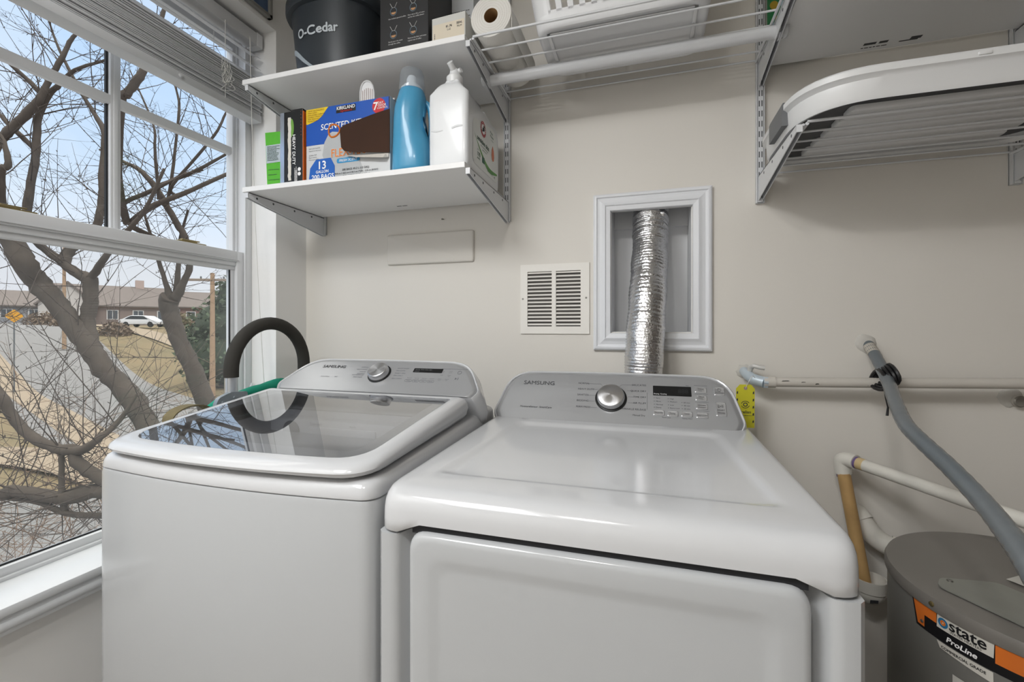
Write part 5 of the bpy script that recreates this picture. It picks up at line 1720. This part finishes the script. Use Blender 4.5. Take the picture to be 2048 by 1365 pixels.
A = [[(-3.9, 2.95, GROUND, .125), (-3.95, 2.93, -1.6, .112), (-4.15, 2.92, -0.11, .101), (-4.41, 2.94, 0.36, .092), (-4.69, 2.96, 0.64, .09), (-4.87, 2.91, 0.83, .087), (-5.01, 2.87, 1.03, .085), (-5.18, 2.82, 1.26, .083), (-5.32, 2.77, 1.47, .083), (-5.48, 2.72, 1.67, .085), (-5.48, 2.62, 1.83, .088), (-5.6, 2.59, 2.03, .082), (-5.62, 2.52, 2.23, .067), (-5.75, 2.46, 2.5, .05)],
     [(-5.0, 2.87, 1.0, .071), (-5.15, 2.91, 1.3, .06), (-5.15, 2.93, 1.51, .058), (-5.15, 2.93, 1.74, .063)],
     [(-5.15, 2.93, 1.72, .056), (-5.3, 2.88, 1.8, .045), (-5.43, 2.84, 1.91, .039), (-5.57, 2.8, 2.02, .034), (-5.62, 2.68, 2.16, .028), (-5.75, 2.64, 2.27, .024)],
     [(-5.38, 2.86, 1.86, .046), (-5.42, 2.9, 1.99, .049), (-5.27, 3.0, 2.18, .037), (-5.19, 3.02, 2.3, .035), (-5.15, 3.03, 2.55, .032), (-5.15, 3.03, 2.74, .032), (-5.13, 3.04, 3.15, .03), (-5.22, 3.01, 3.36, .02), (-5.35, 2.97, 3.58, .017), (-5.56, 2.91, 4.0, .012), (-5.7, 2.87, 4.4, .007)],
     [(-5.15, 2.93, 1.72, .036), (-4.9, 2.9, 1.91, .028), (-4.76, 2.94, 2.09, .024), (-4.43, 2.94, 2.34, .018), (-4.2, 2.95, 2.7, .012)],
     [(-5.6, 2.6, 2.02, .045), (-5.70, 2.72, 2.3, .036), (-5.69, 2.76, 2.66, .034), (-5.65, 2.78, 2.97, .031), (-5.63, 2.78, 3.26, .029), (-5.53, 2.81, 3.5, .027), (-5.43, 2.84, 3.6, .022), (-5.29, 2.89, 3.75, .017), (-4.99, 2.98, 3.85, .012)],
     [(-5.62, 2.52, 2.25, .045), (-5.8, 2.5, 2.7, .04), (-5.84, 2.61, 3.01, .038), (-5.77, 2.64, 3.11, .038), (-5.55, 2.7, 3.33, .035), (-5.47, 2.73, 3.45, .028), (-5.41, 2.75, 3.59, .024), (-5.29, 2.78, 3.79, .021), (-5.2, 2.81, 3.98, .017), (-5.12, 2.83, 4.07, .009), (-5.08, 2.85, 4.26, .007)],
     [(-5.65, 2.78, 2.97, .024), (-5.87, 2.71, 3.19, .022), (-5.98, 2.68, 3.31, .019)],
     [(-5.47, 2.73, 3.45, .021), (-5.57, 2.7, 3.57, .021), (-5.66, 2.56, 3.73, .014), (-5.79, 2.52, 3.86, .009)],
     [(-5.62, 2.52, 2.3, .04), (-5.43, 2.43, 2.62, .031), (-5.36, 2.45, 2.68, .026), (-5.39, 2.44, 2.86, .018), (-5.43, 2.43, 2.95, .013)]]
B = [[(-4.9, 4.35, GROUND, .14), (-5.0, 4.3, -1.5, .12), (-5.14, 4.29, -0.28, .107), (-5.42, 4.21, 0.6, .098), (-5.61, 4.15, 1.02, .094), (-5.7, 4.12, 1.31, .091), (-5.76, 4.1, 1.54, .101), (-5.73, 4.11, 1.64, .107)],
     [(-5.73, 4.11, 1.6, .075), (-5.66, 4.13, 1.66, .055), (-5.57, 4.16, 1.85, .038), (-5.5, 4.18, 2.08, .035), (-5.57, 4.16, 2.4, .038), (-5.66, 4.13, 2.57, .038), (-5.79, 4.09, 2.8, .035), (-5.92, 4.05, 3.03, .035), (-6.11, 4.0, 3.24, .028), (-6.31, 3.94, 3.35, .019), (-6.59, 3.85, 3.5, .013)],
     [(-5.73, 4.11, 1.6, .05), (-5.79, 4.09, 1.81, .028), (-5.87, 4.07, 2.06, .025), (-5.85, 3.97, 2.34, .019), (-5.94, 3.94, 2.65, .012)],
     [(-5.69, 4.13, 1.6, .04), (-5.74, 4.21, 2.06, .026), (-5.73, 4.22, 2.38, .019), (-5.63, 4.25, 2.77, .013)],
     [(-5.92, 4.05, 2.4, .02), (-5.95, 3.8, 2.5, .038), (-5.62, 3.83, 2.71, .033), (-5.37, 4.01, 2.89, .027), (-5.02, 4.33, 3.21, .022), (-4.78, 4.4, 3.31, .013)],
     [(-5.95, 3.8, 2.5, .03), (-5.88, 3.65, 2.68, .026), (-5.62, 3.83, 2.9, .024), (-5.41, 4.0, 3.1, .021), (-5.25, 4.15, 3.21, .015)],
     [(-5.81, 3.98, 3.0, .025), (-5.29, 4.04, 3.14, .021), (-4.81, 4.08, 3.32, .015), (-4.53, 4.16, 3.5, .009)],
     [(-5.77, 3.99, 2.84, .019), (-5.72, 3.91, 3.41, .015), (-5.74, 3.9, 3.74, .012), (-6.01, 3.82, 4.39, .006)],
     [(-5.67, 4.02, 2.78, .019), (-5.63, 4.04, 3.08, .019), (-5.57, 4.06, 3.62, .015), (-5.54, 4.07, 3.96, .015), (-5.55, 4.06, 4.13, .012), (-5.64, 4.03, 4.44, .006)],
     [(-5.6, 4.05, 2.9, .018), (-5.41, 3.9, 2.96, .018), (-4.85, 3.96, 3.49, .015), (-4.71, 4.0, 3.76, .012), (-4.55, 4.05, 4.04, .006)],
     [(-5.95, 3.75, 2.5, .04), (-5.7, 3.5, 3.0, .042), (-5.2, 3.23, 3.61, .041), (-5.15, 3.24, 3.66, .039), (-5.05, 3.27, 3.8, .039), (-4.97, 3.3, 3.95, .034), (-4.87, 3.33, 4.23, .026), (-4.77, 3.36, 4.59, .016)]]
C = [[(-3.25, 2.5, GROUND, .12), (-3.28, 2.45, -1.2, .10), (-3.28, 2.45, -0.69, .093), (-3.26, 2.4, -0.29, .08), (-3.37, 2.37, -0.04, .066), (-3.56, 2.26, 0.05, .054), (-3.78, 2.2, 0.08, .054), (-4.0, 2.13, 0.03, .049), (-4.17, 2.08, 0.05, .045), (-4.36, 2.02, 0.08, .043), (-4.45, 1.99, 0.05, .043), (-4.66, 1.93, 0.07, .045), (-5.0, 1.85, .15, .03), (-5.4, 1.8, .3, .015)],
     [(-3.37, 2.37, -0.04, .06), (-3.56, 2.26, 0.07, .047), (-3.78, 2.2, 0.18, .043), (-3.92, 2.15, 0.29, .04), (-3.97, 2.15, 0.38, .034), (-4.04, 2.12, 0.38, .036), (-4.22, 2.06, 0.46, .034), (-4.37, 2.02, 0.61, .032), (-4.45, 1.99, 0.77, .032), (-4.66, 1.93, 1.02, .032), (-4.9, 1.9, 1.3, .02)],
     [(-4.0, 2.12, 0.37, .034), (-3.9, 2.16, 0.37, .032), (-3.79, 2.19, 0.44, .025), (-3.74, 2.31, 0.57, .019), (-3.7, 2.4, .75, .010)],
     [(-3.3, 2.42, -0.2, .04), (-3.56, 2.26, -0.09, .023), (-3.78, 2.2, -0.1, .023), (-3.98, 2.13, -0.08, .022), (-4.2, 2.07, -0.0, .018), (-4.5, 2.0, 0.02, .010)],
     [(-4.03, 2.12, 0.34, .018), (-4.03, 2.12, 0.16, .018), (-4.02, 2.12, 0.05, .022), (-4.01, 2.13, -0.07, .022)]]
tree('bare grey tree with the thick leaning trunk at the left of the window', A, 21, 110, .5, (.5, 1.5))
tree('bare tree with a knobby pollarded trunk at the right of the window', B, 22, 120, .3, (.5, 1.5))
tree('low bare tree with level limbs close to the bottom of the window', C, 23, 130, .3, (.5, 1.6), .004, .7)

# tangled undergrowth: long arching canes rising from the bank below the window
for k, (lab, cx, cy, n_c, seed) in enumerate((('brown thicket of thin arching canes low at the left of the window', -7.4, 3.6, 40, 31),
                                             ('brown thicket of thin arching canes behind the knobby tree trunk', -8.0, 6.4, 50, 32))):
    random.seed(seed)
    t = thing('cane_thicket', lab, 'shrub', (cx, cy, GROUND), group='cane thickets outside the window')
    b = MB()
    for i in range(n_c):
        p = Vector((random.uniform(-1.6, 1.6), random.uniform(-1.3, 1.3), 0))
        d = Vector((random.uniform(-.35, .35), random.uniform(-.35, .35), 1)).normalized()
        Lh = random.uniform(2.4, 4.6)
        pts, q = [p], p
        for j in range(12):
            d = (d + Vector((random.uniform(-.16, .16), random.uniform(-.16, .16), -.03 * j * random.uniform(.3, 1.1)))).normalized()
            q = q + d * Lh / 12
            pts.append(q)
        b.tube(pts, [.009 * (1 - .8 * j / 12) for j in range(13)], 4, cap=False)
        for j in range(5, 12):
            if random.random() < .8:
                s = Vector((random.uniform(-1, 1), random.uniform(-1, 1), random.uniform(-.2, .9))).normalized()
                twig(b, pts[j].copy(), s, random.uniform(.3, .9), .004, 1, -.3)
    o = b.build('canes', mat('cane_brown', '7d6858', .9), t)
    o['kind'] = 'stuff'

# evergreen
random.seed(41)
t = thing('evergreen_tree', 'dark green evergreen tree behind the utility pole', 'tree', (-29.6, 24.9, GROUND))
b = MB()
LEAF = mat('evergreen_leaf', '4c5842', .8, var=.45, vscale=1.2)
blobs = [(0, 0, 2.3, 2.7, 2.4), (.2, .1, 4.4, 2.3, 2.2), (.9, .3, 6.2, 1.5, 1.9), (1.2, .4, 7.6, .8, 1.3), (-1.5, -.5, 3.1, 1.5, 1.4), (2.2, .9, 3.4, 1.8, 2.4)]
for i in range(5200):
    x, y, z, rw, rh = random.choice(blobs)
    v = Vector((random.gauss(0, 1), random.gauss(0, 1), random.gauss(0, 1))).normalized() * random.uniform(.72, 1.08)
    p = Vector((x + v.x * rw, y + v.y * rw, z + v.z * rh))
    a = Vector((random.uniform(-1, 1), random.uniform(-1, 1), random.uniform(-.3, 1))).normalized()
    c = a.orthogonal().normalized()
    c.rotate(Matrix.Rotation(random.uniform(0, 6.28), 3, a))
    s = random.uniform(.10, .28)
    b.add([p - c * s * .5, p + a * s, p + c * s * .5, p - a * s * .6], [(0, 1, 2, 3)])
o = b.build('foliage', LEAF, t, 'flat_text')
b = MB()
for x, y, z, rw, rh in blobs:
    bm = bmesh.new()
    bmesh.ops.create_icosphere(bm, subdivisions=3, radius=1)
    for v in bm.verts:
        k = .80 + .14 * noise.noise(v.co * 3 + Vector((x, y, z)))
        v.co = Vector((x + v.co.x * rw * k, y + v.co.y * rw * k, z + v.co.z * rh * k))
    bm.verts.index_update()
    b.add([v.co.copy() for v in bm.verts], [[v.index for v in f.verts] for f in bm.faces])
    bm.free()
b.build('inner_foliage', mat('evergreen_core', '3a4434', .9), t, 60)
MB().tube([(0, 0, 0), (.1, 0, 4)], [.22, .12], 10).build('trunk', BARK, t, 60)

# utility poles
WOODP = mat('pole_wood', 'a58a70', .9, var=.25, vscale=6)


def pole(label, x, y, h, cross):
    t = thing('utility_pole', label, 'utility pole', (x, y, terr(x, y)), 0, 'utility poles')
    MB().tube([(0, 0, 0), (0, 0, h)], [.15, .105], 12).build('post', WOODP, t, 60)
    if cross:
        b = MB().box((-1.55, -.06, h - .45), (1.55, .06, h - .32), .01)
        o = b.build('crossarm', mat('crossarm_wood', '8f8174', .9), t, 30)
        o.rotation_euler = (0, 0, R(24))
        for s in (-1.4, -.6, .6, 1.4):
            i_ = MB().lathe([(.02, 0), (.05, .03), (.045, .1), (.03, .14), (.001, .15)], 10, M=Matrix.Translation((s, 0, h - .32))).build('insulator', mat('insulator_grey', '6c6e70', .3), t, 50)
            i_.location = (0, 0, 0)
            i_.rotation_euler = (0, 0, R(24))
    return t


pole('tan wooden utility pole with a crossarm in front of the evergreen', -23.37, 19.03, 7.4, True)
pole('thin distant utility pole behind the leaning trunk', -50.2, 26.6, 10.0, False)

# houses on the rise
ROOF = mat('roof_shingle', '746b66', .9, var=.12, vscale=1.5)


def house(label, x, y, rot, W, D, H, RH, wallc, gable_x=None):
    z = min(terr(x, y), terr(x + 4, y + 4)) - .3
    t = thing('house', label, 'house', (x, y, z), rot, 'distant houses')
    wm = mat('house_wall_' + wallc, wallc, .9, var=.06, vscale=.8)
    MB().box((-W / 2, 0, 0), (W / 2, D, H)).build('wall', wm, t)
    b = MB()
    b.prism([(-.5, H - .1), (D / 2, H + RH), (D + .5, H - .1), (D + .5, H - .3), (D / 2, H + RH - .25), (-.5, H - .3)], -W / 2 - .5, W / 2 + .5, 'X')
    b.build('roof', ROOF, t)
    MB().prism([(0, H - .2), (D, H - .2), (D / 2, H + RH - .2)], -W / 2, W / 2, 'X').build('gable_wall', wm, t)
    if gable_x is not None:
        b = MB().prism([(gable_x - 3.0, 0), (gable_x + 3.0, 0), (gable_x + 3.0, H), (gable_x, H + RH * .95), (gable_x - 3.0, H)], -1.4, D / 2, 'Y')
        b.build('front_gable', mat('house_gable', 'c3bdb8', .9), t)
        b = MB().prism([(gable_x - 3.5, H - .2), (gable_x, H + RH), (gable_x + 3.5, H - .2), (gable_x + 3.3, H - .35), (gable_x, H + RH - .3), (gable_x - 3.3, H - .35)], -1.7, D / 2, 'Y')
        b.build('gable_roof', ROOF, t)
    GL = mat('house_glass', '4d535a', .2)
    TR = mat('house_trim', 'd8d5d1', .7)
    k = 0
    xx = -W / 2 + 1.5
    while xx < W / 2 - 1:
        yy = -1.44 if gable_x is not None and abs(xx - gable_x) < 2.6 else -.04
        f_ = MB().box((xx - .7, yy - .03, 1.2), (xx + .7, yy + .04, 2.7)).build('window_frame', TR, t)
        MB().box((xx - .58, yy - .05, 1.3), (xx - .04, yy - .02, 2.6)).box((xx + .04, yy - .05, 1.3), (xx + .58, yy - .02, 2.6)).build('pane', GL, f_)
        xx += 3.1
    MB().box((W * .22, D / 2 - .5, H + RH - 1.4), (W * .22 + 1.1, D / 2 + .4, H + RH + 1.1)).build('chimney', mat('brick_pale', 'b7a39a', .9), t)
    return t


house('long pinkish house with a pale front gable behind the bare trees', -80.5, 48.5, R(62), 15.0, 8.5, 3.5, 3.3, '8a7a73', -4.8)
house('grey house at the far left behind the leaning trunk', -99.0, 46.0, R(66), 11.0, 9.0, 3.4, 2.6, '8f9094')
house('brick house half hidden behind the knobby tree', -74.0, 62.0, R(54), 12.0, 8.0, 3.6, 2.8, '8c6f66')

# bushes on the rise
random.seed(51)
for k, (x, y, r, lab) in enumerate(((-62, 45.5, 2.2, 'olive bush right of the white car on the rise'), (-55, 33.5, 1.5, 'brown bush near the road bend'), (-67, 36, 1.8, 'brown bush left of the white car'), (-47, 40.5, 2.4, 'brown bush below the evergreen on the rise'), (-78, 39, 2.0, 'brown bush in front of the grey house'))):
    t = thing('bush', lab, 'bush', (x, y, terr(x, y) - .2), 0, 'bushes on the rise')
    b = MB()
    for i in range(900):
        v = Vector((random.gauss(0, 1), random.gauss(0, 1), abs(random.gauss(0, 1)))).normalized() * random.uniform(.5, 1.05) * r
        a = Vector((random.uniform(-1, 1), random.uniform(-1, 1), random.uniform(-.2, 1))).normalized()
        c = a.orthogonal().normalized()
        s = random.uniform(.12, .34)
        b.add([v - c * s * .4, v + a * s, v + c * s * .4, v - a * s * .5], [(0, 1, 2, 3)])
    b.build('foliage', mat('bush_olive', '6a6247', .9, var=.4, vscale=.7) if k == 0 else mat('bush_brown', '7d6c5c', .9, var=.4, vscale=.7), t, 'flat_text')
    MB().tube([(0, 0, 0), (0, 0, r * .9)], [.12, .04], 6).build('stem', BARK, t)

# white car parked on the rise
cx, cy = -59.6, 39.4
t = thing('car', 'white car parked on the rise beyond the bare trees', 'car', (cx, cy, terr(cx, cy) + .1), R(20))
CARW = mat('car_white', 'e2e3e5', .25, coat=.5)
side = fillet([(-2.3, .35), (2.25, .35), (2.3, .75), (1.5, .92), (.7, 1.42), (-.9, 1.45), (-1.9, .98), (-2.3, .9)], [.1, .1, .15, .2, .2, .25, .2, .12], 5)
MB().loft([[(x * k, y, .9 + (z - .9) * k2) for x, z in side] for y, k, k2 in ((-.88, .96, .93), (-.82, 1, 1), (.82, 1, 1), (.88, .96, .93))]).build('body', CARW, t, 40)
gl_ = fillet([(1.25, .95), (.62, 1.36), (-.85, 1.38), (-1.6, .98)], .08, 4)
MB().prism(gl_, -.885, .885, 'Y').build('side_glass', mat('car_glass', '23282d', .1), t, 30)
for sx in (-1.42, 1.42):
    for sy in (-.8, .8):
        MB().lathe([(.1, -.1), (.31, -.1), (.34, -.07), (.34, .07), (.31, .1), (.1, .1)], 24, M=frame((sx, sy, .34), (1, 0, 0), (0, 0, 1))).build('wheel', mat('tyre_black', '1d1d1e', .8), t, 40)

# yellow road sign at the far left
sx_, sy_ = -38.15, 17.7
t = thing('road_sign', 'small yellow diamond road sign at the far left by the road', 'sign', (sx_, sy_, terr(sx_, sy_)), R(65))
MB().tube([(0, 0, 0), (0, 0, 5.1)], .04, 8).build('post', mat('sign_post', '85888a', .5, metal=.6), t, 60)
MB().prism(fillet([(0, 4.5), (.42, 4.92), (0, 5.34), (-.42, 4.92)], .06, 3), -.06, -.045, 'Y').build('sign_plate', mat('sign_yellow', 'e0a020', .5), t)
